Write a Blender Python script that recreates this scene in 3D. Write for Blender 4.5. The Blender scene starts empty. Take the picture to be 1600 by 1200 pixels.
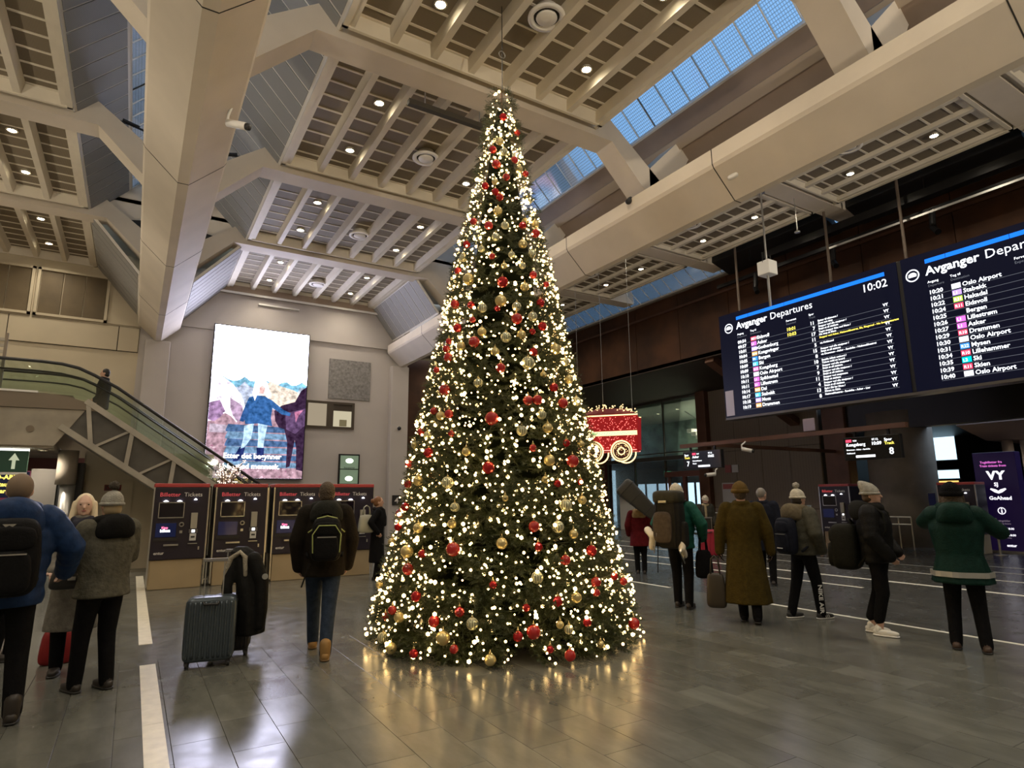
import bpy, bmesh, math, random
from mathutils import Vector, Matrix
SC = bpy.context.scene
COL = SC.collection
R = math.radians
PI = math.pi
random.seed(7)

# ------------------------------------------------------------------ camera, world, exposure
YAW, PITCH, ROLL = 0.5493, 0.18314, -0.008445
cam_d = bpy.data.cameras.new('camera')
cam = bpy.data.objects.new('camera', cam_d)
COL.objects.link(cam)
fw = Vector((math.sin(YAW)*math.cos(PITCH), math.cos(YAW)*math.cos(PITCH), math.sin(PITCH)))
rt = Vector((math.cos(YAW), -math.sin(YAW), 0))
up = rt.cross(fw)
r2 = math.cos(ROLL)*rt + math.sin(ROLL)*up
u2 = -math.sin(ROLL)*rt + math.cos(ROLL)*up
cam.matrix_world = Matrix(((r2.x, u2.x, -fw.x, 0), (r2.y, u2.y, -fw.y, 0), (r2.z, u2.z, -fw.z, 1.6), (0, 0, 0, 1)))
cam_d.sensor_width = 36
cam_d.lens = 954.5/1600*36
cam_d.clip_end = 300
SC.camera = cam

world = bpy.data.worlds.new('world')
SC.world = world
world.use_nodes = True
bgn = world.node_tree.nodes['Background']
bgn.inputs[0].default_value = (0.60, 0.77, 1.0, 1)      # even overcast morning sky
bgn.inputs[1].default_value = 1.7

SC.view_settings.view_transform = 'Standard'
SC.view_settings.look = 'None'
SC.view_settings.gamma = 1
SC.view_settings.use_curve_mapping = False
SC.view_settings.exposure = 0.55
SC.cycles.use_denoising = True
SC.cycles.max_bounces = 7
SC.cycles.diffuse_bounces = 3
SC.cycles.use_adaptive_sampling = True
SC.cycles.adaptive_threshold = 0.02
SC.cycles.glossy_bounces = 4
SC.cycles.transparent_max_bounces = 12
SC.cycles.sample_clamp_indirect = 4.0
SC.cycles.sample_clamp_direct = 0.0

LAMP_W = 80.0        # one recessed downlight
UP_W = 1700.0         # one added fill light for the ceiling
BULB = 9.0            # fairy light radiance

# ------------------------------------------------------------------ materials
MATS = {}
def mat(name, col, rough=.6, metal=0.0, noise=None, bump=None, emit=None, es=0.0, spec=.5, coat=0.0, trans=0.0):
    """noise = (scale, colour factor low, colour factor high); bump = (scale, strength)"""
    if name in MATS: return MATS[name]
    m = bpy.data.materials.new(name); m.use_nodes = True
    nt = m.node_tree; b = nt.nodes['Principled BSDF']
    b.inputs['Base Color'].default_value = (*col, 1)
    b.inputs['Roughness'].default_value = rough
    b.inputs['Metallic'].default_value = metal
    b.inputs['Specular IOR Level'].default_value = spec
    b.inputs['Coat Weight'].default_value = coat
    b.inputs['Transmission Weight'].default_value = trans
    m.diffuse_color = (*col, 1)
    tc = None
    if noise or bump:
        tc = nt.nodes.new('ShaderNodeTexCoord')
    if noise:
        n = nt.nodes.new('ShaderNodeTexNoise'); n.inputs['Scale'].default_value = noise[0]; n.inputs['Detail'].default_value = 5
        nt.links.new(tc.outputs['Object'], n.inputs['Vector'])
        r = nt.nodes.new('ShaderNodeValToRGB')
        r.color_ramp.elements[0].position = .3; r.color_ramp.elements[1].position = .7
        r.color_ramp.elements[0].color = (*[c*noise[1] for c in col], 1)
        r.color_ramp.elements[1].color = (*[min(1, c*noise[2]) for c in col], 1)
        nt.links.new(n.outputs['Fac'], r.inputs['Fac']); nt.links.new(r.outputs['Color'], b.inputs['Base Color'])
    if bump:
        n = nt.nodes.new('ShaderNodeTexNoise'); n.inputs['Scale'].default_value = bump[0]; n.inputs['Detail'].default_value = 3
        nt.links.new(tc.outputs['Object'], n.inputs['Vector'])
        bp = nt.nodes.new('ShaderNodeBump'); bp.inputs['Strength'].default_value = bump[1]; bp.inputs['Distance'].default_value = .02
        nt.links.new(n.outputs['Fac'], bp.inputs['Height']); nt.links.new(bp.outputs['Normal'], b.inputs['Normal'])
    if emit:
        b.inputs['Emission Color'].default_value = (*emit, 1); b.inputs['Emission Strength'].default_value = es
    MATS[name] = m
    return m

def glow(name, col, s):
    """a thing that gives off light"""
    if name in MATS: return MATS[name]
    m = bpy.data.materials.new(name); m.use_nodes = True
    nt = m.node_tree; nt.nodes.clear()
    e = nt.nodes.new('ShaderNodeEmission'); e.inputs[0].default_value = (*col, 1); e.inputs[1].default_value = s
    o = nt.nodes.new('ShaderNodeOutputMaterial'); nt.links.new(e.outputs[0], o.inputs[0])
    MATS[name] = m
    return m

def stripes(name, c1, c2, scale, axis=0, rough=.7, width=.5, bump=0.0, coord='Object'):
    """fine regular lines across a face (perforation, corrugation)"""
    if name in MATS: return MATS[name]
    m = mat(name, c1, rough); nt = m.node_tree; b = nt.nodes['Principled BSDF']
    tc = nt.nodes.new('ShaderNodeTexCoord'); sp = nt.nodes.new('ShaderNodeSeparateXYZ')
    nt.links.new(tc.outputs[coord], sp.inputs[0])
    mu = nt.nodes.new('ShaderNodeMath'); mu.operation = 'MULTIPLY'; mu.inputs[1].default_value = scale
    nt.links.new(sp.outputs[axis], mu.inputs[0])
    fr = nt.nodes.new('ShaderNodeMath'); fr.operation = 'FRACT'; nt.links.new(mu.outputs[0], fr.inputs[0])
    lt = nt.nodes.new('ShaderNodeMath'); lt.operation = 'LESS_THAN'; lt.inputs[1].default_value = width; nt.links.new(fr.outputs[0], lt.inputs[0])
    mx = nt.nodes.new('ShaderNodeMix'); mx.data_type = 'RGBA'
    mx.inputs[6].default_value = (*c1, 1); mx.inputs[7].default_value = (*c2, 1)
    nt.links.new(lt.outputs[0], mx.inputs[0]); nt.links.new(mx.outputs[2], b.inputs['Base Color'])
    if bump:
        bp = nt.nodes.new('ShaderNodeBump'); bp.inputs['Strength'].default_value = bump; bp.inputs['Distance'].default_value = .01
        nt.links.new(lt.outputs[0], bp.inputs['Height']); nt.links.new(bp.outputs['Normal'], b.inputs['Normal'])
    return m

def clear_glass(name, tint=(.8, .9, .9), gloss=.12, rough=.02, wire=None):
    """thin pane: mostly see-through, some mirror reflection; wire = grid pitch in m (wired glass)"""
    if name in MATS: return MATS[name]
    m = bpy.data.materials.new(name); m.use_nodes = True
    nt = m.node_tree; nt.nodes.clear()
    o = nt.nodes.new('ShaderNodeOutputMaterial'); t = nt.nodes.new('ShaderNodeBsdfTransparent'); t.inputs[0].default_value = (*tint, 1)
    g = nt.nodes.new('ShaderNodeBsdfGlossy'); g.inputs['Roughness'].default_value = rough
    mx = nt.nodes.new('ShaderNodeMixShader')
    fr = nt.nodes.new('ShaderNodeFresnel'); fr.inputs[0].default_value = 1.45
    ad = nt.nodes.new('ShaderNodeMath'); ad.operation = 'MULTIPLY_ADD'; ad.inputs[1].default_value = .8; ad.inputs[2].default_value = gloss*.4
    ad.use_clamp = True
    nt.links.new(fr.outputs[0], ad.inputs[0]); nt.links.new(ad.outputs[0], mx.inputs[0])
    nt.links.new(t.outputs[0], mx.inputs[1]); nt.links.new(g.outputs[0], mx.inputs[2])
    out = mx
    if wire:
        tc = nt.nodes.new('ShaderNodeTexCoord'); sp = nt.nodes.new('ShaderNodeSeparateXYZ'); nt.links.new(tc.outputs['Object'], sp.inputs[0])
        ls = []
        for ax in (1, 2):
            mu = nt.nodes.new('ShaderNodeMath'); mu.operation = 'MULTIPLY'; mu.inputs[1].default_value = 1/wire; nt.links.new(sp.outputs[ax], mu.inputs[0])
            f2 = nt.nodes.new('ShaderNodeMath'); f2.operation = 'FRACT'; nt.links.new(mu.outputs[0], f2.inputs[0])
            lt = nt.nodes.new('ShaderNodeMath'); lt.operation = 'LESS_THAN'; lt.inputs[1].default_value = .18; nt.links.new(f2.outputs[0], lt.inputs[0]); ls.append(lt)
        mxx = nt.nodes.new('ShaderNodeMath'); mxx.operation = 'MAXIMUM'; nt.links.new(ls[0].outputs[0], mxx.inputs[0]); nt.links.new(ls[1].outputs[0], mxx.inputs[1])
        sc_ = nt.nodes.new('ShaderNodeMath'); sc_.operation = 'MULTIPLY'; sc_.inputs[1].default_value = .4; nt.links.new(mxx.outputs[0], sc_.inputs[0])
        d = nt.nodes.new('ShaderNodeBsdfDiffuse'); d.inputs[0].default_value = (.12, .16, .2, 1)
        m2 = nt.nodes.new('ShaderNodeMixShader'); nt.links.new(sc_.outputs[0], m2.inputs[0]); nt.links.new(mx.outputs[0], m2.inputs[1]); nt.links.new(d.outputs[0], m2.inputs[2])
        out = m2
    nt.links.new(out.outputs[0], o.inputs[0])
    MATS[name] = m
    return m

def cloth(name, col, rough=.85, n=60, amt=.25):
    return mat('cloth_'+name, col, rough, noise=(18, .75, 1.15), bump=(n, amt), spec=.12)

# ------------------------------------------------------------------ mesh helpers
class MB:
    def __init__(s): s.v = []; s.f = []
    def add(s, vs, fs):
        o = len(s.v); s.v += [tuple(v) for v in vs]; s.f += [tuple(i+o for i in f) for f in fs]; return s
    def box(s, x0, x1, y0, y1, z0, z1):
        return s.add([(x0,y0,z0),(x1,y0,z0),(x1,y1,z0),(x0,y1,z0),(x0,y0,z1),(x1,y0,z1),(x1,y1,z1),(x0,y1,z1)],
                     [(0,3,2,1),(4,5,6,7),(0,1,5,4),(1,2,6,5),(2,3,7,6),(3,0,4,7)])
    def cbox(s, x0, x1, y0, y1, z0, z1, c=.01):
        """box with its vertical and horizontal edges chamfered"""
        bm = bmesh.new(); bmesh.ops.create_cube(bm, size=1)
        for v in bm.verts: v.co = Vector(((x0+x1)/2+v.co.x*(x1-x0), (y0+y1)/2+v.co.y*(y1-y0), (z0+z1)/2+v.co.z*(z1-z0)))
        bmesh.ops.bevel(bm, geom=list(bm.edges), offset=c, segments=2, affect='EDGES', profile=.5)
        bm.verts.index_update(); s.add([v.co[:] for v in bm.verts], [[v.index for v in f.verts] for f in bm.faces]); bm.free(); return s
    def prism(s, poly, a0, a1, axis='y'):
        """poly: list of 2-D points; extruded along axis from a0 to a1. y: (x,z); x: (y,z); z: (x,y)"""
        n = len(poly)
        def P(p, a): return (p[0], a, p[1]) if axis == 'y' else ((a, p[0], p[1]) if axis == 'x' else (p[0], p[1], a))
        vs = [P(p, a0) for p in poly]+[P(p, a1) for p in poly]
        fs = [(i, (i+1) % n, n+(i+1) % n, n+i) for i in range(n)]+[tuple(range(n-1, -1, -1)), tuple(range(n, 2*n))]
        return s.add(vs, fs)
    def bar(s, a, b, w, h=None, upv=(0, 0, 1)):
        """square bar from a to b"""
        h = h or w; a = Vector(a); b = Vector(b); d = (b-a).normalized(); u = Vector(upv)
        if abs(d.dot(u)) > .98: u = Vector((1, 0, 0))
        sd = d.cross(u).normalized()*w/2; uu = sd.cross(d).normalized()*h/2
        vs = [p+q for p in (a, b) for q in (-sd-uu, sd-uu, sd+uu, -sd+uu)]
        return s.add(vs, [(3,2,1,0),(4,5,6,7),(0,1,5,4),(1,2,6,5),(2,3,7,6),(3,0,4,7)])
    def tube(s, pts, rad, n=8, caps=True, closed=False):
        pts = [Vector(p) for p in pts]; m = len(pts)
        rads = rad if isinstance(rad, (list, tuple)) else [rad]*m
        u = None; rings = []
        for i in range(m):
            if closed: d = pts[(i+1) % m]-pts[i-1]
            else: d = pts[min(i+1, m-1)]-pts[max(i-1, 0)]
            d = d.normalized() if d.length > 1e-9 else Vector((0, 0, 1))
            if u is None:
                u = Vector((0, 0, 1)) if abs(d.z) < .9 else Vector((1, 0, 0))
            u = (u-d*u.dot(d)); u = u.normalized() if u.length > 1e-6 else d.orthogonal().normalized()
            w = d.cross(u)
            rings.append([pts[i]+(u*math.cos(2*PI*k/n)+w*math.sin(2*PI*k/n))*rads[i] for k in range(n)])
        o = len(s.v)
        for r_ in rings: s.v += [tuple(p) for p in r_]
        for i in range(m if closed else m-1):
            j = (i+1) % m
            for k in range(n):
                s.f.append((o+i*n+k, o+i*n+(k+1) % n, o+j*n+(k+1) % n, o+j*n+k))
        if caps and not closed:
            s.f.append(tuple(o+k for k in range(n-1, -1, -1))); s.f.append(tuple(o+(m-1)*n+k for k in range(n)))
        return s
    def capsule(s, pts, rads, n=10):
        """tapering limb with rounded ends"""
        pts = [Vector(p) for p in pts]; rads = list(rads)
        d0 = (pts[0]-pts[1]).normalized(); d1 = (pts[-1]-pts[-2]).normalized()
        P = []; Q = []
        for t in (.98, .8, .45):
            P.append(pts[0]+d0*rads[0]*t); Q.append(rads[0]*math.sqrt(max(0.0, 1-t*t)))
        P += pts; Q += rads
        for t in (.45, .8, .98):
            P.append(pts[-1]+d1*rads[-1]*t); Q.append(rads[-1]*math.sqrt(max(0.0, 1-t*t)))
        return s.tube(P, Q, n)
    def ball(s, c, r, nu=14, nv=9, fn=None):
        """ellipsoid; r number or (rx,ry,rz)"""
        rx, ry, rz = r if isinstance(r, (tuple, list)) else (r, r, r)
        vs = [(0, 0, 1)]
        for i in range(1, nv):
            a = PI*i/nv
            for k in range(nu): vs.append((math.sin(a)*math.cos(2*PI*k/nu), math.sin(a)*math.sin(2*PI*k/nu), math.cos(a)))
        vs.append((0, 0, -1)); fs = []
        for k in range(nu): fs.append((0, 1+k, 1+(k+1) % nu))
        for i in range(nv-2):
            for k in range(nu): fs.append((1+i*nu+k, 1+(i+1)*nu+k, 1+(i+1)*nu+(k+1) % nu, 1+i*nu+(k+1) % nu))
        L = len(vs)-1
        for k in range(nu): fs.append((L, 1+(nv-2)*nu+(k+1) % nu, 1+(nv-2)*nu+k))
        if fn: vs = [fn(Vector(v)) for v in vs]
        return s.add([(c[0]+v[0]*rx, c[1]+v[1]*ry, c[2]+v[2]*rz) for v in vs], fs)
    def superbox(s, c, r, e=.3, nu=24, nv=16, fn=None):
        """rounded box (superellipsoid); e small = boxy"""
        def sp(x): return math.copysign(abs(x)**e, x)
        vs = []; fs = []
        for i in range(nv+1):
            a = -PI/2+PI*i/nv
            for k in range(nu):
                b = 2*PI*k/nu
                p = Vector((sp(math.cos(a))*sp(math.cos(b)), sp(math.cos(a))*sp(math.sin(b)), sp(math.sin(a))))
                if fn: p = fn(p)
                vs.append((c[0]+p[0]*r[0], c[1]+p[1]*r[1], c[2]+p[2]*r[2]))
        for i in range(nv):
            for k in range(nu): fs.append((i*nu+k, i*nu+(k+1) % nu, (i+1)*nu+(k+1) % nu, (i+1)*nu+k))
        return s.add(vs, fs)
    def loft(s, secs, n=20, caps=True, fn=None):
        """secs: (cx, cy, z, rx, ry); fn(theta, i) -> radial factor"""
        o = len(s.v)
        for i, (cx, cy, z, rx, ry) in enumerate(secs):
            for k in range(n):
                t = 2*PI*k/n; q = fn(t, i) if fn else 1
                s.v.append((cx+math.cos(t)*rx*q, cy+math.sin(t)*ry*q, z))
        for i in range(len(secs)-1):
            for k in range(n): s.f.append((o+i*n+k, o+i*n+(k+1) % n, o+(i+1)*n+(k+1) % n, o+(i+1)*n+k))
        if caps:
            s.f.append(tuple(o+k for k in range(n-1, -1, -1))); L = o+(len(secs)-1)*n; s.f.append(tuple(L+k for k in range(n)))
        return s
    def lathe(s, prof, n=20, c=(0, 0, 0)):
        return s.loft([(c[0], c[1], c[2]+z, r, r) for r, z in prof], n)
    def disc(s, c, r, n=20, axis='z', th=.01):
        pts = [(math.cos(2*PI*k/n)*r, math.sin(2*PI*k/n)*r) for k in range(n)]
        if axis == 'z': return s.prism([(c[0]+p[0], c[1]+p[1]) for p in pts], c[2], c[2]+th, 'z')
        if axis == 'y': return s.prism([(c[0]+p[0], c[2]+p[1]) for p in pts], c[1], c[1]+th, 'y')
        return s.prism([(c[1]+p[0], c[2]+p[1]) for p in pts], c[0], c[0]+th, 'x')
    def ring(s, c, r, tr, axis='z', n=24, m=6):
        pts = []
        for k in range(n):
            a = 2*PI*k/n; p = (math.cos(a)*r, math.sin(a)*r)
            pts.append((c[0]+p[0], c[1]+p[1], c[2]) if axis == 'z' else ((c[0]+p[0], c[1], c[2]+p[1]) if axis == 'y' else (c[0], c[1]+p[0], c[2]+p[1])))
        return s.tube(pts, tr, m, closed=True)
    def xf(s, mtx):
        s.v = [tuple(mtx @ Vector(v)) for v in s.v]; return s
    def mesh(s, name, m=None, smooth=False):
        me = bpy.data.meshes.new(name); me.from_pydata(s.v, [], s.f); me.update()
        if m: me.materials.append(m)
        if smooth:
            for p in me.polygons: p.use_smooth = True
        return me
    def build(s, name, m, parent=None, smooth=False, loc=None, rz=None, kind=None):
        return obj(name, s.mesh(name, m, smooth), parent, loc, rz, kind)

def obj(name, me, parent=None, loc=None, rz=None, kind=None):
    o = bpy.data.objects.new(name, me); COL.objects.link(o)
    if parent: o.parent = parent
    if loc: o.location = loc
    if rz is not None: o.rotation_euler = (0, 0, rz)
    if kind: o['kind'] = kind
    return o
def tag(o, label, cat, group=None):
    o['label'] = label; o['category'] = cat
    if group: o['group'] = group
    return o
def thing(name, label, cat, loc=(0, 0, 0), rz=0, group=None):
    o = bpy.data.objects.new(name, None); COL.objects.link(o)
    o.empty_display_size = .2; o.location = loc; o.rotation_euler = (0, 0, rz)
    return tag(o, label, cat, group)
def struct(name, mb, m, smooth=False):
    return mb.build(name, m, kind='structure', smooth=smooth)
def lamp(name, kind, loc, energy, col, parent=None, size=.1, aim=None, **kw):
    d = bpy.data.lights.new(name, kind); d.energy = energy; d.color = col
    if kind == 'SPOT': d.spot_size = kw.get('spot', R(140)); d.spot_blend = kw.get('blend', .6); d.shadow_soft_size = size
    elif kind == 'AREA': d.shape = 'RECTANGLE'; d.size = size; d.size_y = kw.get('size_y', size)
    else: d.shadow_soft_size = size
    o = bpy.data.objects.new(name, d); COL.objects.link(o); o.location = loc
    if parent: o.parent = parent
    if aim: o.rotation_euler = Vector(aim).to_track_quat('-Z', 'Y').to_euler()
    return o

# modifiers and lettering are evaluated in a small scene of their own (quick), then taken over as plain meshes
WORK = bpy.data.scenes.new('workbench')
def evaluated(o):
    vl = WORK.view_layers[0]; vl.update()
    dg = vl.depsgraph; dg.update()
    return bpy.data.meshes.new_from_object(o.evaluated_get(dg), depsgraph=dg)
TXT = {}
def text_mb(s, size, align='LEFT', bold=0.0, thick=.002):
    """flat lettering in the x/y plane, a hair thick"""
    key = (s, size, align, bold, thick)
    if key not in TXT:
        c = bpy.data.curves.new('t', 'FONT'); c.body = s; c.size = size; c.align_x = align; c.offset = bold*size; c.resolution_u = 2; c.extrude = thick/2
        o = bpy.data.objects.new('t', c); WORK.collection.objects.link(o)
        me = evaluated(o)
        TXT[key] = ([v.co[:] for v in me.vertices], [tuple(p.vertices) for p in me.polygons])
        bpy.data.meshes.remove(me); bpy.data.objects.remove(o); bpy.data.curves.remove(c)
    m = MB(); m.add(*TXT[key]); return m
# frames for flat lettering: face -X (reader looks along +X) and face -Y
FX = Matrix(((0, 0, -1, 0), (-1, 0, 0, 0), (0, 1, 0, 0), (0, 0, 0, 1)))
FY = Matrix(((1, 0, 0, 0), (0, 0, -1, 0), (0, 1, 0, 0), (0, 0, 0, 1)))
def put_text(mb, s, size, frame, loc, align='LEFT', bold=0.0, thick=.002):
    t = text_mb(s, size, align, bold, thick).xf(Matrix.Translation(loc) @ frame); return mb.add(t.v, t.f)

def remesh(mb, name, m, voxel=.012, smooth=2, parent=None):
    me = mb.mesh('tmp'); o = bpy.data.objects.new('tmp', me); WORK.collection.objects.link(o)
    md = o.modifiers.new('r', 'REMESH'); md.mode = 'VOXEL'; md.voxel_size = voxel; md.use_smooth_shade = True
    if smooth: ms = o.modifiers.new('s', 'SMOOTH'); ms.iterations = smooth; ms.factor = .5
    out = evaluated(o); out.name = name
    bpy.data.objects.remove(o); bpy.data.meshes.remove(me)
    out.materials.clear(); out.materials.append(m)
    for p in out.polygons: p.use_smooth = True
    return obj(name, out, parent)
# ------------------------------------------------------------------ the building
P = 4.35
YS = [21 - P*i for i in range(8)]           # cross beam lines 21 ... -9.45
YB = YS[-1]
plaster = mat('beam_plaster', (.66, .59, .49), .7, noise=(1.3, .93, 1.05), bump=(40, .05))
cream = mat('ceiling_cream', (.72, .66, .54), .6, noise=(3, .95, 1.04))
cream_w = mat('ceiling_batten', (.84, .81, .75), .5)
perf = stripes('perforated_panel', (.25, .205, .14), (.15, .122, .082), 55, 0, .7, .5)
perf2 = stripes('sloped_panel', (.36, .36, .35), (.25, .25, .245), 45, 1, .6, .5)
brownp = mat('brown_lining', (.33, .25, .19), .6, noise=(2, .92, 1.06))
wallp = mat('far_wall_plaster', (.50, .465, .445), .8, noise=(.8, .94, 1.05), bump=(30, .06))
beige = mat('beige_wall', (.56, .49, .36), .75, noise=(.9, .93, 1.05))
joint = mat('dark_joint', (.03, .028, .025), .9)
corten = mat('corten_steel', (.075, .029, .011), .65, metal=.2, noise=(.9, .55, 1.5), bump=(6, .15))
corten2 = mat('brown_steel', (.13, .062, .038), .55, metal=.2, noise=(2, .8, 1.2))
conc = stripes('board_marked_concrete', (.20, .165, .13), (.16, .13, .105), 9, 1, .8, .12, .2)
conc2 = mat('smooth_concrete', (.23, .20, .165), .75, noise=(1.4, .75, 1.2), bump=(25, .1))
black = mat('matt_black', (.012, .012, .013), .5)
blackm = mat('black_metal', (.02, .02, .022), .35, metal=.6)
steel = mat('brushed_steel', (.55, .55, .54), .3, metal=.9)
white_p = mat('white_paint', (.78, .77, .74), .45)
dkbrown = mat('dark_brown_frame', (.06, .045, .03), .6)
glass = clear_glass('window_glass', (.86, .93, .9), .1)
wired = clear_glass('wired_rooflight', (.44, .55, .64), .05, .1, wire=.045)
greeng = clear_glass('balustrade_glass', (.90, .96, .92), .14)

# floor ------------------------------------------------------------
def stone(name, base, tiles=None, rough=.20):
    m = mat(name, base, rough); nt = m.node_tree; b = nt.nodes['Principled BSDF']
    geo = nt.nodes.new('ShaderNodeNewGeometry')
    mp = nt.nodes.new('ShaderNodeMapping'); mp.inputs['Scale'].default_value = (1.6, .55, 1); nt.links.new(geo.outputs['Position'], mp.inputs[0])
    n = nt.nodes.new('ShaderNodeTexNoise'); n.inputs['Scale'].default_value = 2.2; n.inputs['Detail'].default_value = 9; n.inputs['Roughness'].default_value = .62
    nt.links.new(mp.outputs[0], n.inputs['Vector'])
    r = nt.nodes.new('ShaderNodeValToRGB'); r.color_ramp.elements[0].position = .3; r.color_ramp.elements[1].position = .75
    r.color_ramp.elements[0].color = (*[c*.72 for c in base], 1); r.color_ramp.elements[1].color = (*[c*1.35 for c in base], 1)
    nt.links.new(n.outputs['Fac'], r.inputs[0]); src = r.outputs[0]
    def mulby(src, fac):
        mx = nt.nodes.new('ShaderNodeMix'); mx.data_type = 'RGBA'; mx.blend_type = 'MULTIPLY'; mx.inputs[0].default_value = 1
        nt.links.new(src, mx.inputs[6]); nt.links.new(fac, mx.inputs[7]); return mx.outputs[2]
    if tiles is None:
        oi = nt.nodes.new('ShaderNodeObjectInfo')
        r2_ = nt.nodes.new('ShaderNodeMapRange'); r2_.inputs[3].default_value = .82; r2_.inputs[4].default_value = 1.12
        nt.links.new(oi.outputs['Random'], r2_.inputs[0]); src = mulby(src, r2_.outputs[0])
    else:
        bt = nt.nodes.new('ShaderNodeTexBrick'); bt.offset = .5
        m2 = nt.nodes.new('ShaderNodeMapping'); m2.inputs['Rotation'].default_value = (0, 0, R(90)); nt.links.new(geo.outputs['Position'], m2.inputs[0])
        nt.links.new(m2.outputs[0], bt.inputs['Vector'])
        bt.inputs['Scale'].default_value = 1; bt.inputs['Brick Width'].default_value = tiles[1]; bt.inputs['Row Height'].default_value = tiles[0]
        bt.inputs['Mortar Size'].default_value = .004; bt.inputs['Color1'].default_value = (.86, .86, .86, 1); bt.inputs['Color2'].default_value = (1.1, 1.1, 1.1, 1)
        bt.inputs['Mortar'].default_value = (.6, .6, .6, 1); src = mulby(src, bt.outputs['Color'])
    nt.links.new(src, b.inputs['Base Color'])
    n2 = nt.nodes.new('ShaderNodeTexNoise'); n2.inputs['Scale'].default_value = 5; n2.inputs['Detail'].default_value = 6; nt.links.new(geo.outputs['Position'], n2.inputs['Vector'])
    mr = nt.nodes.new('ShaderNodeMapRange'); mr.inputs[1].default_value = .3; mr.inputs[2].default_value = .7; mr.inputs[3].default_value = rough*.8; mr.inputs[4].default_value = rough*1.35
    nt.links.new(n2.outputs['Fac'], mr.inputs[0]); nt.links.new(mr.outputs[0], b.inputs['Roughness'])
    bp = nt.nodes.new('ShaderNodeBump'); bp.inputs['Strength'].default_value = .06; bp.inputs['Distance'].default_value = .01
    nt.links.new(n.outputs['Fac'], bp.inputs['Height']); nt.links.new(bp.outputs['Normal'], b.inputs['Normal'])
    return m
stone_t = stone('floor_stone', (.118, .121, .108))
stone_f = stone('floor_stone_far', (.118, .121, .108), (.33, .66))
asph = stone('floor_dark_stone', (.066, .069, .068), (1.2, 1.2), .22)
TX0, TX1, TY0, TY1 = -.96, 6.30, 2.30, 7.58           # the tiled patch that is built tile by tile
NX, NY = 22, 12
fl = MB()
for (x0, x1, y0, y1) in ((-8, TX0, YB, 31), (TX1, 8.3, YB, 31), (TX0, TX1, YB, TY0), (TX0, TX1, TY1, 31)):
    fl.box(x0, x1, y0, y1, -.2, 0)
fl.box(TX0, TX1, TY0, TY1, -.2, -.02)
floor = struct('floor', fl, stone_f)
struct('floor', MB().box(8.3, 42, YB, 31, -.2, 0), asph)
tw, tl = (TX1-TX0)/NX, (TY1-TY0)/8
tile_me = MB().cbox(-tw/2+.0013, tw/2-.0013, -tl/2+.0013, tl/2-.0013, -.02, 0, .0014).mesh('tile', stone_t)
tile_h = MB().cbox(-tw/2+.0013, tw/2-.0013, -tl/4+.0013, tl/4-.0013, -.02, 0, .0014).mesh('tile', stone_t)
for i in range(NX):
    x = TX0+tw*(i+.5)
    if i % 2 == 0:
        for k in range(8): obj('tile', tile_me, floor, (x, TY0+tl*(k+.5), 0))
    else:
        obj('tile', tile_h, floor, (x, TY0+tl*.25, 0)); obj('tile', tile_h, floor, (x, TY1-tl*.25, 0))
        for k in range(7): obj('tile', tile_me, floor, (x, TY0+tl*(k+1), 0))
# white guide strips let into the floor
marble = mat('white_marble', (.78, .74, .62), .35, noise=(9, .86, 1.06))
paint = mat('white_line_paint', (.80, .79, .72), .5, noise=(25, .85, 1.05))
trim_n = [0]
def trim(mb, m, smooth=False):
    trim_n[0] += 1
    return struct('trim_%d' % trim_n[0], mb, m, smooth)
def strip_pieces(x0, x1, y0, y1, n, m):
    t = trim(MB().box(x0, x1, y0, y1, 0, .0005), m)
    dy = (y1-y0)/n
    for k in range(n):
        MB().box(x0, x1, y0+dy*k+.002, y0+dy*(k+1)-.002, .0005, .003).build('stone_slab', m, t)
strip_pieces(.20, .335, 2.6, 7.38, 5, marble)
strip_pieces(.20, .335, 8.40, 15.8, 7, marble)
for (x, w, y0, y1) in ((8.27, .07, 8.2, 9.5), (8.27, .07, -2, 7.3), (10.98, .09, 6.3, 21), (12.15, .13, -2, 21), (13.89, .09, -2, 21), (15.29, .08, -2, 21), (16.4, .07, 3, 6.6)):
    trim(MB().box(x-w/2, x+w/2, y0, y1, 0, .002), paint)

# main beams ----------------------------------------------------------
def main_beam(cx, y0, y1):
    prof = [(-.075, 6.3), (.075, 6.3), (.53, 6.74), (.56, 6.80), (.56, 7.05), (-.56, 7.05), (-.56, 6.80), (-.53, 6.74)]
    o = struct('ceiling_beam', MB().prism([(cx+p[0], p[1]) for p in prof], y0, y1, 'y'), plaster)
    y = y1-3.1
    while y > y0:       # joints between the cast lengths
        MB().prism([(cx+p[0]*1.003, p[1]+(-.003 if p[1] < 6.9 else .003)) for p in prof], y-.008, y+.008, 'y').build('joint', joint, o)
        y -= 3.9
    return o
main_beam(.23, YB, 20.75)
main_beam(7.98, YB, 20.75)
for cx in (.24, 7.92):       # pilasters under the beam ends
    struct('wall_pilaster', MB().cbox(cx-.33, cx+.33, 20.7, 21.0, 0, 6.32, .03), wallp)

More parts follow.
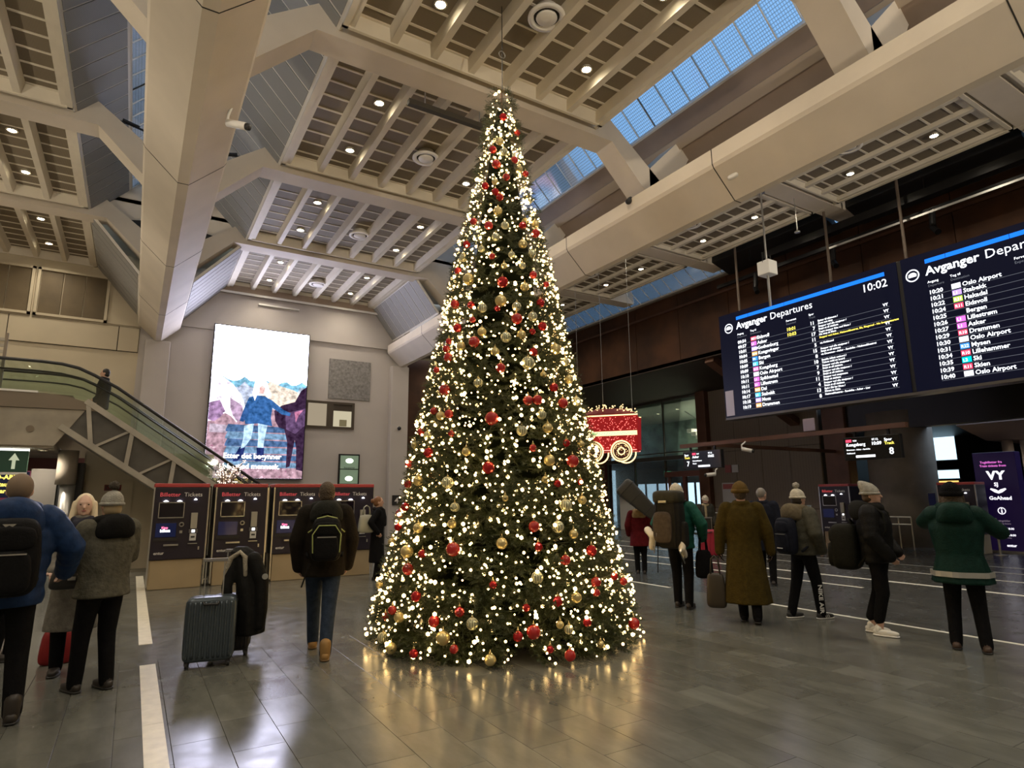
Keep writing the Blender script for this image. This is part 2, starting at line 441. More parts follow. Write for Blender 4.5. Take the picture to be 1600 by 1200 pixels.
# coffered ceiling units ------------------------------------------------
CW, NC = .66, 7
def fin_mesh(L, TD):
    return MB().prism([(-.055, 0), (.055, 0), (.105, TD), (-.105, TD)], 0, L, 'y').mesh('rib', cream)
FIN_L = P-.75
fin_me = {}; pan_me = {}
NR = 9
pitch = (FIN_L-.30)/8.0
def panel_meshes(TD):
    if TD not in pan_me:
        pan_me[TD] = (MB().box(-.225, .225, -pitch/2+.022, pitch/2-.022, TD-.004, TD).mesh('panel', perf), MB().box(-.225, .225, -pitch/4+.022, pitch/4-.022, TD-.004, TD).mesh('panel', perf))
        fin_me[TD] = fin_mesh(FIN_L, TD)
    return pan_me[TD]
def trough(x0, z0, yk, cols=range(7), plain=False, TD=.18):
    """one coffered unit from the cross beam at yk to the next one at yk+P (ribs run along y)"""
    pan_full, pan_half = panel_meshes(TD)
    y0, y1 = yk+.68, yk+P-.0
    W = CW*NC
    m = MB()
    m.box(-.12, W+.12, yk, yk+P, z0+TD, z0+TD+.08)                 # back plate, closed over the cross beam
    m.box(-.12, -.035, y0-.02, y1, z0-.02, z0+TD); m.box(W+.035, W+.12, y0-.02, y1, z0-.02, z0+TD)
    # end pieces with a sloping inner face
    m.prism([(y0-.02, z0-.02), (y0+.05, z0-.02), (y0+.14, z0+TD), (y0-.02, z0+TD)], -.12, W+.12, 'x')
    m.prism([(y1, z0-.02), (y1-.05, z0-.02), (y1-.14, z0+TD), (y1, z0+TD)], -.12, W+.12, 'x')
    yf = y0+.06
    for k in range(8):
        yb = yf+.15+pitch*(.5+k)
        m.box(0, W, yb-.02, yb+.02, z0+TD-.018, z0+TD)
    m.box(0, W, y0, yf+.16, z0+TD-.018, z0+TD); m.box(0, W, yf+.14+pitch*8, y1, z0+TD-.018, z0+TD)
    m.v = [(v[0]+x0, v[1], v[2]) for v in m.v]
    c = struct('ceiling', m, cream)
    for k in range(NC+1): obj('rib', fin_me[TD], c, (x0+CW*k, yf, z0))
    rows = [(yf+.15+pitch*.25, pan_half)]+[(yf+.15+pitch*(.5+j+.5), pan_full) for j in range(7)]+[(yf+.15+pitch*7.75, pan_half)]
    rest = MB()
    for k in range(NC):
        for y, me in rows:
            if k in cols and not plain: obj('panel', me, c, (x0+CW*(k+.5), y, z0))
            else:
                hl = (pitch/2 if me is pan_full else pitch/4)-.022; xx = x0+CW*(k+.5)
                rest.box(xx-.225, xx+.225, y-hl, y+hl, z0+TD-.004, z0+TD)
    if rest.v: rest.build('panel', perf, c, kind='stuff')
    return c

lens = glow('downlight_lens', (1.0, .86, .58), 26)
chrome = mat('lamp_ring', (.8, .76, .66), .25, metal=.8)
dl_ring = MB().ring((0, 0, 0), .085, .016).mesh('ring', chrome, True)
dl_lens = MB().disc((0, 0, -.004), .075, 20, 'z', .01).mesh('lens', lens)
dl_can = MB().lathe([(.08, .0), (.085, .05), (.03, .06)], 18).mesh('housing', cream_w, True)
def downlight(x, y, z, label, group, power=1.0):
    t = thing('downlight', label, 'ceiling light', (x, y, z), 0, group)
    obj('ring', dl_ring, t); obj('lens', dl_lens, t); obj('housing', dl_can, t, (0, 0, 0))
    if power: lamp('bulb', 'SPOT', (0, 0, -.03), LAMP_W*power, (1.0, .87, .68), t, .07, spot=R(150), blend=.9)
    return t
def round_vent(x, y, z, label, group):
    t = thing('ceiling_vent', label, 'vent', (x, y, z), 0, group)
    MB().lathe([(.10, .22), (.16, .22), (.175, .10), (.27, .03), (.275, 0), (.20, -.005), (.185, .04), (.10, .06)], 28).build('rim', cream_w, t, True)
    MB().lathe([(.02, .0), (.15, -.012), (.155, .0), (.15, .02), (.02, .03)], 24).build('disc', cream_w, t, True)
    MB().lathe([(.186, .02), (.186, .045), (.15, .045)], 24).build('throat', joint, t, True)
    return t

BAY = ['', 'bay against the billboard wall', 'second bay from the billboard wall', 'third bay from the billboard wall', 'fourth bay from the billboard wall', 'fifth bay from the billboard wall', 'sixth bay from the billboard wall', 'bay against the back wall']
MX0, LX0, AX0 = 2.12, -1.62-CW*NC, 9.85
ZC, ZA = 8.4, 8.85
TDM, TDA = .18, .075
for i, yk in enumerate(YS[1:], 1):
    plain = yk < 3
    trough(MX0, ZC, yk, range(7), plain)
    trough(LX0, ZC, yk, (4, 5, 6), plain or yk < 7)
    trough(AX0, ZA, yk, (3, 4, 5, 6), plain, TDA)
    for x0, z0, where, grp in ((MX0, ZC, 'main hall ceiling', 'main'), (LX0, ZC, 'side aisle ceiling', 'left aisle'), (AX0, ZA, 'ceiling above the departure board', 'right aisle')):
        for cc in (1, 5):
            for off in (1.64, 3.40):
                downlight(x0+CW*(cc+.5)+.03, yk+off, z0+(TDA if grp == 'right aisle' else TDM)-.035, 'glowing downlight in the %s, %s' % (where, BAY[min(i, 7)]), 'downlights in the %s, %s' % (grp, BAY[min(i, 7)]))
        if not plain and (grp != 'left aisle'):
            round_vent(x0+CW*3.5+.08, yk+2.72, z0+(.02 if grp == 'main' else -.06), 'round vent in the %s, %s' % (where, BAY[min(i, 7)]), 'round vents in the '+grp)
for yk in (21.0, 25.35):
    trough(AX0, ZA, yk, (3, 4, 5, 6), TD=TDA)
    for off in (1.64, 3.40):
        downlight(AX0+CW*5.5+.03, yk+off, ZA+TDA-.035, 'glowing downlight in the dark end of the aisle beyond the billboard wall', 'downlights at the aisle end')

# cross beams: flat soffit with legs going down at 45 degrees onto the main beams
def arch(x0, x1, zf, y0, y1, zleg=7.02, th=.62):
    """x0..x1: ends of the flat part; zf its underside"""
    m = MB(); d = zf-zleg; q = th*.7071
    m.prism([(x0, zf), (x1, zf), (x1-.25, zf+th), (x0+.25, zf+th)], y0, y1)
    m.prism([(x0-d, zleg), (x0, zf), (x0+.25, zf+th), (x0-d-q*1.5, zleg+q*.6)], y0, y1)
    m.prism([(x1+d, zleg), (x1+d+q*1.5, zleg+q*.6), (x1-.25, zf+th), (x1, zf)], y0, y1)
    return m
for yk in YS[1:]:
    struct('ceiling_beam', arch(1.68, 7.25, 8.3, yk+.14, yk+.62), plaster)
    struct('ceiling_beam', arch(-6.7, -1.13, 8.3, yk+.14, yk+.62), plaster)
    struct('ceiling_beam', MB().box(9.5, 15.75, yk+.1, yk+.6, 8.835, 9.3), plaster)
    struct('ceiling_beam', MB().prism([(9.5, 8.8), (9.5, 9.3), (8.2, 8.0), (8.2, 7.05), (8.45, 7.05)], yk+.14, yk+.62), plaster)
for yk in (21.0, 25.35):
    struct('ceiling_beam', MB().box(8.0, 15.75, yk+.1, yk+.6, 8.80, 9.3), plaster)

# sloping linings between the coffered units and the rooflights
def slope(p0, p1, y0, y1, n, mp_, mb_, name='ceiling', split=True, inward=1):
    """boards laid between p0 and p1 (x,z), n of them side by side along y, with raised battens"""
    (xa, za), (xb, zb) = p0, p1
    L = math.hypot(xb-xa, zb-za); nx, nz = -(zb-za)/L*inward, (xb-xa)/L*inward      # towards the room
    def quad(a, b, t0, t1):
        return [(a[0]+nx*t0, a[1]+nz*t0), (b[0]+nx*t0, b[1]+nz*t0), (b[0]+nx*t1, b[1]+nz*t1), (a[0]+nx*t1, a[1]+nz*t1)]
    c = struct(name, MB().prism(quad(p0, p1, -.06, 0), y0, y1), mb_)
    dy = (y1-y0)/n; e = .03/L
    pa = (xa+(xb-xa)*e*2, za+(zb-za)*e*2); pb = (xb-(xb-xa)*e*2, zb-(zb-za)*e*2)
    for k in range(n):
        MB().prism(quad(pa, pb, 0, .012), y0+dy*k+.022, y0+dy*(k+1)-.022).build('panel', mp_, c)
    return c
def rooflight(n_, p0, p1, y0, y1, n, inward=1):
    """glazing between p0 and p1 (x,z): panes with mullions"""
    (xa, za), (xb, zb) = p0, p1
    fr = MB(); dy = (y1-y0)/n
    for k in range(n+1): fr.bar((xa, y0+dy*k, za), (xb, y0+dy*k, zb), .022, .03)
    fr.bar((xa, y0, za), (xa, y1, za), .06); fr.bar((xb, y0, zb), (xb, y1, zb), .06)
    w = struct('window_%d' % n_, fr, white_p)
    L = math.hypot(xb-xa, zb-za); nx, nz = -(zb-za)/L*.004, (xb-xa)/L*.004
    me = MB().prism([(xa-nx, za-nz), (xb-nx, zb-nz), (xb+nx, zb+nz), (xa+nx, za+nz)], .011, dy-.011).mesh('pane', wired)
    for k in range(n): obj('pane', me, w, (0, y0+dy*k, 0))
    return w
wn = 1
for yk in YS[1:]:
    y0, y1 = yk+.38, yk+P+.38
    if yk > 16:        # the last bay is closed: linings run down to the beams
        y1 = 21.0
        slope((2.0, 8.42), (.80, 7.06), y0, y1, 9, perf2, cream_w, inward=1)
        slope((6.86, 8.42), (7.72, 7.30), y0, y1, 9, perf2, cream_w, inward=-1)
        slope((-1.50, 8.42), (-.34, 7.06), y0, y1, 9, perf2, cream_w, inward=-1)
        struct('ceiling', MB().box(-1.7, 2.2, y0, y1, 8.9, 9.0).box(6.7, 9.9, y0, y1, 9.0, 9.1), cream)
        struct('ceiling', MB().prism([(8.45, 7.05), (8.55, 7.05), (9.9, 8.9), (9.8, 8.95)], y0, 30.0), brownp)
        continue
    n = 9
    slope((2.0, 8.42), (.98, 9.52), y0, y1, n, perf2, cream_w, inward=1)
    slope((-1.50, 8.42), (-.72, 9.26), y0, y1, n, perf2, cream_w, inward=-1)
    rooflight(wn, (.98, 9.55), (.25, 10.3), y0, y1, n); wn += 1
    rooflight(wn, (-.72, 9.29), (.25, 10.3), y0, y1, n); wn += 1
    slope((6.86, 8.42), (7.45, 9.1), y0, y1, n, perf2, cream_w, inward=-1)
    rooflight(wn, (7.45, 9.12), (8.1, 9.82), y0, y1, n); wn += 1
    rooflight(wn, (8.1, 9.82), (8.70, 9.20), y0, y1, n); wn += 1
    lin = struct('ceiling', MB().prism([(8.70, 9.20), (9.62, 8.28), (9.9, 8.85), (9.9, 9.2), (8.72, 9.26)], y0, y1), brownp)
    MB().prism([(8.98, 8.90), (9.14, 8.74), (9.10, 8.70), (8.94, 8.86)], y0, y1).build('ledge', mat('lining_band', (.44, .35, .25), .6), lin)
    trim(MB().box(.2, .3, y0, y1, 10.27, 10.37).box(8.05, 8.15, y0, y1, 9.80, 9.9), white_p)
for yk in YS[1:]+[21.0, 25.35]:
    y0, y1 = yk+.38, yk+P+.38
    struct('ceiling', MB().prism([(14.5, 9.15), (14.56, 8.83), (15.1, 9.38), (15.05, 9.45)], y0, y1), cream)
    if yk >= 8:
        rooflight(wn, (15.08, 9.4), (15.9, 8.78), y0, y1, 8); wn += 1
    else:
        rooflight(wn, (15.08, 9.4), (15.9, 8.78), y0, y1, 8); wn += 1
struct('ceiling', MB().box(-8, LX0-.1, YB, 21.1, 8.4, 8.5), cream)
struct('ceiling', MB().box(-8, 16.2, YB-.2, YB+.45, 8.2, 10.5), cream)

# walls ----------------------------------------------------------------
struct('wall_back', MB().box(-8, 42, YB-.4, YB, 0, 10.5), beige)
struct('wall_left', MB().box(-8.3, -8, YB, 21.3, 0, 10.5), beige)
struct('wall_far', MB().box(-.25, 8.3, 21.0, 21.3, 0, 10.4), wallp)
struct('wall_far', MB().box(-8, -.25, 21.0, 21.3, 0, 10.4), beige)
struct('baseboard_far', MB().box(6.2, 8.28, 20.97, 21.0, 0, 1.2), mat('grey_dado', (.16, .155, .15), .6))
struct('wall_return', MB().box(8.0, 8.3, 21.3, 30, 0, 8.9), corten2)
# moulding under the last bay; the white bars paint its lit edge
hexp = [(.85, 7.40), (1.63, 8.21), (7.25, 8.21), (8.16, 7.42)]
tm = MB()
for a, b in zip(hexp, hexp[1:]): tm.bar((a[0], 20.84, a[1]), (b[0], 20.84, b[1]), .07, .045, (0, 1, 0))
trim(tm, white_p)
tm = MB()
for a, b in zip(hexp, hexp[1:]):
    tm.prism([(a[0], a[1]), (b[0], b[1]), (b[0]+(.2 if b[0] > 7 else -.1), b[1]+.26), (a[0]+(.2 if a[0] > 7 else -.1), a[1]+.26)], 20.88, 20.999)
trim(tm, brownp)
trim(MB().bar((4.66, 20.95, 6.99), (7.45, 20.95, 6.99), .09), wallp)
trim(MB().bar((-.2, 20.97, 6.94), (1.74, 20.97, 6.94), .05), wallp)
trim(MB().box(3.0, 4.3, 20.9, 20.999, 7.93, 7.98), white_p)
# panel band and dark louvre windows on the beige side
band = trim(MB().box(-8, -.26, 20.985, 21, 5.93, 6.68), joint)
for x0, x1 in ((-8, -5.6), (-5.58, -3.36), (-3.34, -.80), (-.78, -.27)):
    MB().cbox(x0, x1, 20.95, 20.985, 5.945, 6.665, .006).build('panel', beige, band)
louv = mat('brown_louvre', (.13, .095, .05), .6, noise=(2, .8, 1.15))
def louvre(x0, x1):
    global wn
    fr = MB(); z0, z1 = 6.72, 8.12
    for a, b, c, d in ((x0, x1, z0, z0+.07), (x0, x1, z1-.07, z1), (x0, x0+.07, z0, z1), (x1-.07, x1, z0, z1)): fr.box(a, b, 20.9, 21, c, d)
    w = struct('window_%d' % wn, fr, beige); wn += 1
    dx = (x1-x0-.14)/3
    for k in range(3):
        MB().box(x0+.07+dx*k+.015, x0+.07+dx*(k+1)-.015, 20.96, 20.999, z0+.07, z1-.07).build('pane', louv, w)
louvre(-2.84, -1.12); louvre(-4.6, -2.90); louvre(-6.4, -4.66)
struct('wall_soffit', MB().prism([(-1.12, 8.12), (-1.1, 6.72), (-.26, 6.72), (-.26, 7.2)], 20.95, 21.0), beige)

# right side: corten fascia, soffit, lower wall line at x = 20.5 --------------------
cw = struct('wall_right', MB().box(16.05, 16.3, YB, 30, 6.15, 8.76), joint)
y = 30.0
while y > YB+.5:
    MB().box(16.0, 16.05, y-2.165, y-.01, 6.17, 8.72).build('panel', corten, cw); y -= 2.175
MB().box(15.9, 16.2, YB, 30, 8.70, 8.80).build('cap', conc2, cw)
MB().bar((15.98, YB, 8.2), (15.98, 30, 8.2), .05, .08).build('rail', corten2, cw)
struct('ceiling', MB().prism([(16.0, 6.14), (16.3, 6.14), (20.7, 5.95), (20.7, 6.3), (16.0, 6.3)], YB, 30), mat('dark_soffit', (.045, .028, .02), .7))
for y in (13.6,):
    struct('ceiling_bracket', MB().bar((16.1, y, 6.1), (20.5, y, 4.2), .35, .25), corten2)
struct('wall_end', MB().box(8, 21, 30, 30.3, 0, 9.6), corten)

# gables closing the rooflights at the last bay
struct('wall_gable', MB().prism([(-1.6, 8.4), (.25, 10.35), (2.1, 8.4)], 17.03, 17.1).prism([(6.8, 8.4), (8.1, 9.9), (9.7, 8.3)], 17.03, 17.1), plaster)
struct('wall_gable', MB().prism([(-.95, 8.4), (-.5, 7.95), (-.35, 8.5)], 17.0, 17.02).prism([(1.45, 8.4), (1.0, 7.95), (.85, 8.5)], 17.0, 17.02), black)  # flat black triangles paint the darkness of openings beside the beams
# added fill lights on the unseen left and back walls, brightening ceiling and beams
def fill_light(loc, aim, label, group, power=1.0):
    t = thing('fill_light', label, 'fill light', loc, 0, group)
    a = Vector(aim).normalized()
    MB().cbox(-.18, .18, -.18, .18, -.12, .06, .02).build('housing', blackm, t)
    MB().disc((0, 0, .06), .13, 20, 'z', .01).build('lens', glow('fill_light_lens', (1, .9, .74), 12), t)
    lamp('bulb', 'SPOT', tuple(a*.25+Vector((0, 0, .12))), UP_W*power, (1.0, .86, .68), t, .15, aim=a, spot=R(62), blend=.7)
for y in (-5, 0, 5, 10, 15): fill_light((-7.75, y, 3.6), (1, .12, .50), 'added black fill light on the side wall left of the camera', 'added fill lights on the side wall', .22)
for x in (-4, 4, 12): fill_light((x, YB+.25, 3.6), (.06, 1, .45), 'added black fill light on the wall behind the camera', 'added fill lights on the back wall')

for (x, y, z, dx) in ((-.95, 12.55, 8.55, .55), (1.35, 12.55, 8.45, -.5)):
    a_ = thing('window_actuator', 'black jointed window opener arm beside the %s of the escalator beam' % ('left flank' if x < 0 else 'right flank'), 'window opener', (x, y, z))
    MB().tube([(0, 0, 0), (dx*.5, .1, .03), (dx, .1, -.03)], .022, 6).build('arm', black, a_); MB().tube([(dx*.3, .05, .06), (dx*.8, .1, .02)], .03, 8).build('motor', blackm, a_)
# ------------------------------------------------------------------ lower right wall line (x = 20.5)
XW = 20.5
conc_wall = struct('wall_right', MB().box(XW+.08, XW+.4, 12.75, 17.55, 0, 5.95), joint)
for k in range(4):
    ya = 12.75+1.2*k
    for z0, z1 in ((0, 1.1), (1.11, 3.35), (3.36, 5.95)):
        MB().box(XW, XW+.08, ya+.008, ya+1.192, z0+.005, z1-.005).build('panel', conc, conc_wall)
struct('wall_column', MB().cbox(XW-.25, XW+.25, 17.55, 18.05, 0, 6.0, .03), corten2)
struct('wall_column', MB().cbox(XW-.25, XW+.25, 11.65, 12.45, 0, 6.0, .03), corten2)
struct('wall_column', MB().cbox(XW-.2, XW+.3, 24.25, 24.7, 0, 6.0, .03), mat('dark_red_steel', (.10, .02, .02), .5))
struct('wall_column', MB().loft([(XW+.45, 10.35, z, .75, .98) for z in (0, 2.0, 2.02, 4.2)], 28), conc2, True)
wl = struct('wall_right', MB().box(XW, XW+.3, 24.7, 30, 0, 6.0), conc2)
MB().box(XW-.03, XW, 24.72, 29.9, .0, 5.9).build('lining', conc2, wl)
# black fascia above the opening near the platforms
struct('wall_right', MB().box(XW-.1, XW+.3, YB, 11.65, 3.62, 6.2), black)
# glazed entrance
fr = MB()
for y in (18.1, 20.2, 22.2, 24.2): fr.box(XW-.04, XW+.04, y-.03, y+.03, 0, 5.92)
fr.box(XW-.12, XW+.12, 18.07, 24.25, 3.18, 3.36); fr.box(XW-.05, XW+.05, 18.07, 24.25, 5.86, 5.95); fr.box(XW-.05, XW+.05, 18.07, 24.25, 0, .06)
fr.bar((XW-.2, 18.1, 3.5), (XW-.2, 24.2, 3.5), .05)
ent = struct('window_%d' % wn, fr, mat('grey_frame', (.16, .16, .15), .4, metal=.5)); wn += 1
for y0, y1 in ((18.13, 20.17), (20.23, 22.17), (22.23, 24.17)):
    for z0, z1 in ((3.36, 5.86), (2.62, 3.18) if y1 < 20.2 else (.06, 3.18)):
        MB().box(XW-.006, XW+.006, y0, y1, z0, z1).build('pane', glass, ent)
redf = mat('red_brown_frame', (.22, .10, .085), .45)
door = MB()
for y in (18.2, 19.05, 19.13, 20.0): door.box(XW-.07, XW+.07, y-.04, y+.04, 0, 2.6)
door.box(XW-.12, XW+.12, 18.1, 20.2, 2.42, 2.66)
dr = struct('door_1', door, redf)
for y0, y1 in ((18.24, 19.01), (19.17, 19.96)): MB().box(XW-.006, XW+.006, y0, y1, .03, 2.42).build('pane', glass, dr)
dr2 = struct('door_2', MB().cbox(XW-.06, XW, 22.35, 23.35, 0.005, 2.05, .01), white_p)
MB().box(XW-.075, XW-.06, 22.45, 22.8, .9, 1.3).build('notice', mat('paper', (.75, .75, .72), .6), dr2)
# lobby behind the glass
green_m = mat('green_marble', (.26, .34, .26), .35, noise=(1.2, .35, 1.7))
lob = struct('wall_lobby', MB().box(26.0, 26.2, 17.6, 30, 3.3, 6.2), green_m)
struct('ceiling', MB().box(20.6, 26.2, 17.6, 30, 5.75, 5.9), mat('lobby_ceiling', (.5, .55, .5), .6))
struct('ceiling', MB().box(20.6, 26.2, 17.6, 30, 3.2, 3.34), mat('lobby_slab', (.2, .21, .19), .7))
struct('wall_lobby', MB().box(26.0, 26.2, 17.6, 30, 2.3, 3.2), conc2)
struct('wall_lobby', MB().box(26.0, 26.2, 17.6, 22.4, 0, 2.3).box(26.0, 26.2, 28.2, 30, 0, 2.3).box(26.0, 26.2, 22.4, 28.2, 0, .9), conc2)
struct('wall_lobby', MB().box(20.9, 26.2, 17.3, 17.6, 0, 6.2), conc2)
for k in range(6): struct('trim_lobby', MB().box(25.95, 26.02, 22.5+.95*k, 22.6+.95*k, .9, 2.3), blackm)
for (x, y) in ((22.2, 20.9), (23.3, 19.3), (22.6, 22.6)):
    downlight(x, y, 5.74, 'white downlight in the lobby ceiling behind the entrance glass', 'downlights of the lobby', 9.0)
downlight(22.5, 19.4, 3.18, 'low downlight above the sliding entrance doors inside the lobby', 'downlights under the lobby slab', 2.5)
downlight(22.5, 21.6, 3.18, 'low downlight above the sliding entrance doors inside the lobby', 'downlights under the lobby slab', 2.5)
st = thing('lobby_stair', 'pale stair flight with steel rail rising behind the entrance glass', 'stair', (22.6, 18.2, 3.34))
for k in range(8): MB().box(-.5, .5, .0+.26*k, .28+.26*k, .17*k, .17*(k+1)).build('step', white_p, st)
MB().tube([(-.55, 0, .9), (-.55, 2.1, 2.2)], .03).build('handrail', steel, st)
es_ = thing('exit_sign', 'small green running man exit sign inside the entrance lobby', 'sign', (21.6, 21.2, 2.55))
MB().cbox(-.03, .03, -.2, .2, 0, .2, .01).build('case', glow('exit_green', (.1, .55, .3), 1.2), es_)
MB().box(-.034, -.03, -.06, .06, .03, .17).build('pictogram', glow('exit_white', (.8, 1, .9), 2), es_)
MB().bar((0, 0, .2), (0, 0, .64), .02).build('hanger', steel, es_)
# platform zone beyond the opening
struct('ceiling', MB().prism([(22.5, 3.75), (24.5, 3.35), (34, 3.35), (34, 4.3), (22.5, 4.3)], YB, 9.3), mat('pink_concrete', (.40, .29, .27), .7))
fdw = mat('far_dark_wall', (.03, .028, .035), .7)
struct('wall_right', MB().box(34, 34.3, YB, 17.6, 0, 2.3).box(34, 34.3, YB, 14.2, 2.3, 4.4).box(34, 34.3, 14.2, 17.6, 2.75, 3.2), fdw)
struct('wall_right', MB().box(XW+.3, 34.3, 17.3, 17.6, 0, 4.6), fdw)
w_ = struct('window_%d' % wn, MB().box(33.9, 34, 14.15, 17.3, 2.25, 2.32).box(33.9, 34, 14.15, 17.3, 2.73, 2.78).box(33.9, 34, 14.15, 17.3, 3.17, 3.22), white_p); wn += 1
MB().box(34.1, 34.12, 14.2, 17.3, 2.3, 2.75).build('pane', glass, w_); MB().box(34.1, 34.12, 14.2, 17.3, 3.2, 4.35).build('pane', glass, w_)
struct('ceiling', MB().box(XW+.3, 34, 9.3, 17.3, 4.35, 4.6), black)
struct('wall_column', MB().loft([(25.0, 8.9, z, .16, .16) for z in (0, 1.8, 3.4)], 16), mat('pale_column', (.6, .5, .47), .5), True)
struct('wall_column', MB().cbox(25.4, 25.7, 8.4, 8.7, 0, 3.4, .03), mat('pale_column', (.6, .5, .47), .5))
for (x, y) in ((24.6, 8.0), (25.2, 6.2), (26, 3.0)):
    downlight(x, y, 3.34, 'bright white downlight under the pinkish slab near the platforms', 'downlights by the platforms', .45)
ab = thing('advertising_lightbox', 'golden glowing advertising lightbox behind the steel handrails', 'lightbox', (24.0, 10.75, .85))
MB().box(-.1, .1, -.75, .75, 0, 1.22).build('case', blackm, ab)
MB().box(-.11, -.10, -.72, .72, .04, 1.18).build('screen', glow('gold_screen', (1.0, .62, .16), .9), ab)
MB().prism([(-.5, .05), (-.1, .05), (-.14, .5), (-.25, .78), (-.45, .72)], -.115, -.11, 'x').build('picture', glow('cream_picture', (1, .9, .7), 1.5), ab)
MB().box(-.06, .06, -.3, .3, -.85, 0).build('foot', blackm, ab)
# handrails in front
def handrail(y0, y1, x, label):
    t = thing('handrail', label, 'handrail', (x, y0, 0))
    for z in (.72, .93): MB().tube([(0, 0, z), (0, y1-y0, z)], .022).build('rail', mat('pale_steel', (.75, .75, .72), .3, metal=.5), t)
    n = max(2, int((y1-y0)/1.3))
    for k in range(n+1): MB().tube([(0, (y1-y0)*k/n, 0), (0, (y1-y0)*k/n, .93)], .02).build('post', steel, t)
handrail(9.45, 10.15, 19.3, 'twin steel handrail between the ticket machine and the concrete column')
handrail(12.6, 17.2, 19.6, 'long twin steel handrail along the ribbed concrete wall')
struct('wall_plinth', MB().box(19.8, 20.5, 12.75, 17.5, 0, .45), blackm)

# ------------------------------------------------------------------ hall departure board
white_t = glow('screen_white', (.92, .95, 1.0), 1.6)
yellow_t = glow('screen_yellow', (1.0, .8, .12), 1.5)
blue_t = glow('screen_blue', (.012, .16, .85), 1.25)
navy = mat('screen_navy', (.003, .004, .010), .35, emit=(.005, .006, .022), es=.35, spec=.12)
line_t = glow('screen_line', (.32, .34, .4), .35)
XB = 14.5
bd = thing('departure_board', 'huge black hanging departures board with blue header bars and white timetable rows', 'departure board', (XB, 11.8, 3.8))
MB().cbox(.03, .35, -13.5, .02, .0, 3.06, .02).build('case', black, bd)
MB().box(.0, .35, -13.5, .02, -.06, 0).build('lower_frame', mat('frame_grey', (.10, .09, .08), .4), bd)
MB().box(.0, .03, -5.05, .0, .0, 3.05).build('screen', navy, bd)
MB().box(.0, .03, -10.2, -5.15, .0, 3.05).build('screen', navy, bd)
MB().box(.0, .03, -13.4, -10.3, .0, 3.05).build('screen', navy, bd)
MB().box(-.004, 0, -.32, -.04, .05, .78).build('sticker', mat('pale_sticker', (.50, .48, .60), .5), bd)
flagc = {'pk': (.85, .12, .45), 'rd': (.8, .06, .12), 'or': (.9, .35, .10), 'bl': (.05, .25, .9), 'lb': (.08, .5, .9), 'wh': (.85, .85, .95), 'gr': (.45, .85, .10), 'vi': (.45, .30, .85), 'mg': (.9, .15, .7), 'cy': (.0, .65, .8)}
for k, c in flagc.items(): flagc[k] = glow('flag_'+k, c, 1.3)
def board_screen(yl, rows, notes, clock):
    """yl: world y of the column of times; everything else hangs off it"""
    o = lambda y, z: (0, y-11.8, z-3.8)
    def T(name, s, size, y, z, m, bold=0, align='LEFT'):
        mb = MB(); put_text(mb, s, size, FX, (-.004, y-11.8, z-3.8), align, bold); return mb.build(name, m, bd)
    # header bars
    for a, b in ((0, .40), (.41, 1.55), (1.56, 2.9), (2.91, 4.17)):
        MB().box(-.004, 0, yl-b-11.8, yl-a-11.8, 2.80, 2.895).build('header_bar', blue_t, bd)
    ic = MB().ring((-.004, yl+.28-11.8, 2.61), .13, .013, 'x', 28, 4); ic.build('train_emblem', white_t, bd)
    MB().prism([(yl+.365-11.8, 2.575), (yl+.36-11.8, 2.64), (yl+.30-11.8, 2.675), (yl+.24-11.8, 2.67), (yl+.195-11.8, 2.63), (yl+.20-11.8, 2.575)], -.006, -.001, 'x').build('train_emblem', white_t, bd)
    T('heading', 'Avganger', .27, yl+.01, 6.33, white_t, .02); T('heading', 'Departures', .27, yl-1.10, 6.33, white_t, -.004)
    if clock: T('clock', '10:02', .27, yl-3.62, 6.345, white_t, .003)
    for s, dy in (('Avgang', 0), ('Tog til', .44), ('Forventet', 1.57), ('Spor', 2.22)):
        T('column_heading', s, .075, yl-dy, 6.14, white_t)
    for s, dy in (('Departure', 0), ('Destination', .44), ('Expected', 1.57), ('Track', 2.22)):
        T('column_heading', s, .075, yl-dy, 6.055, line_t)
    for i, row in enumerate(rows):
        z = 5.885-.1457*i
        tm_, fc, lab, dst, trk = row
        for nm, s, sz, u, al, bo in (('departure_time', tm_, .125, 0, 'LEFT', .02), ('destination', dst, .13, .64, 'LEFT', .015), ('track_number', trk, .125, 2.36, 'RIGHT', .02), ('operator', 'VY', .09, 4.06, 'LEFT', .04)):
            mb = MB(); put_text(mb, s, sz, FX, (-.004, yl-u-11.8, z-3.8), al, bo); mb.build(nm, white_t, bd)
        if fc:
            MB().box(-.003, 0, yl-.61-11.8, yl-.44-11.8, z-.012-3.8, z+.10-3.8).build('line_badge', flagc[fc], bd)
            mb = MB(); put_text(mb, lab, .09, FX, (-.006, yl-.455-11.8, z+.01-3.8), bold=.01); mb.build('badge_text', white_t, bd)
        MB().box(-.002, 0, yl-4.2-11.8, yl-.02-11.8, z-.033-3.8, z-.025-3.8).build('row_line', line_t, bd)
        if notes and notes[i]:
            mb = MB()
            for q, s in enumerate(notes[i][0].split('|')): put_text(mb, s, .066, FX, (-.004, yl-2.45-11.8, z+.045-.068*q-3.8), bold=.015)
            mb.build('notice', yellow_t if notes[i][1] else white_t, bd)
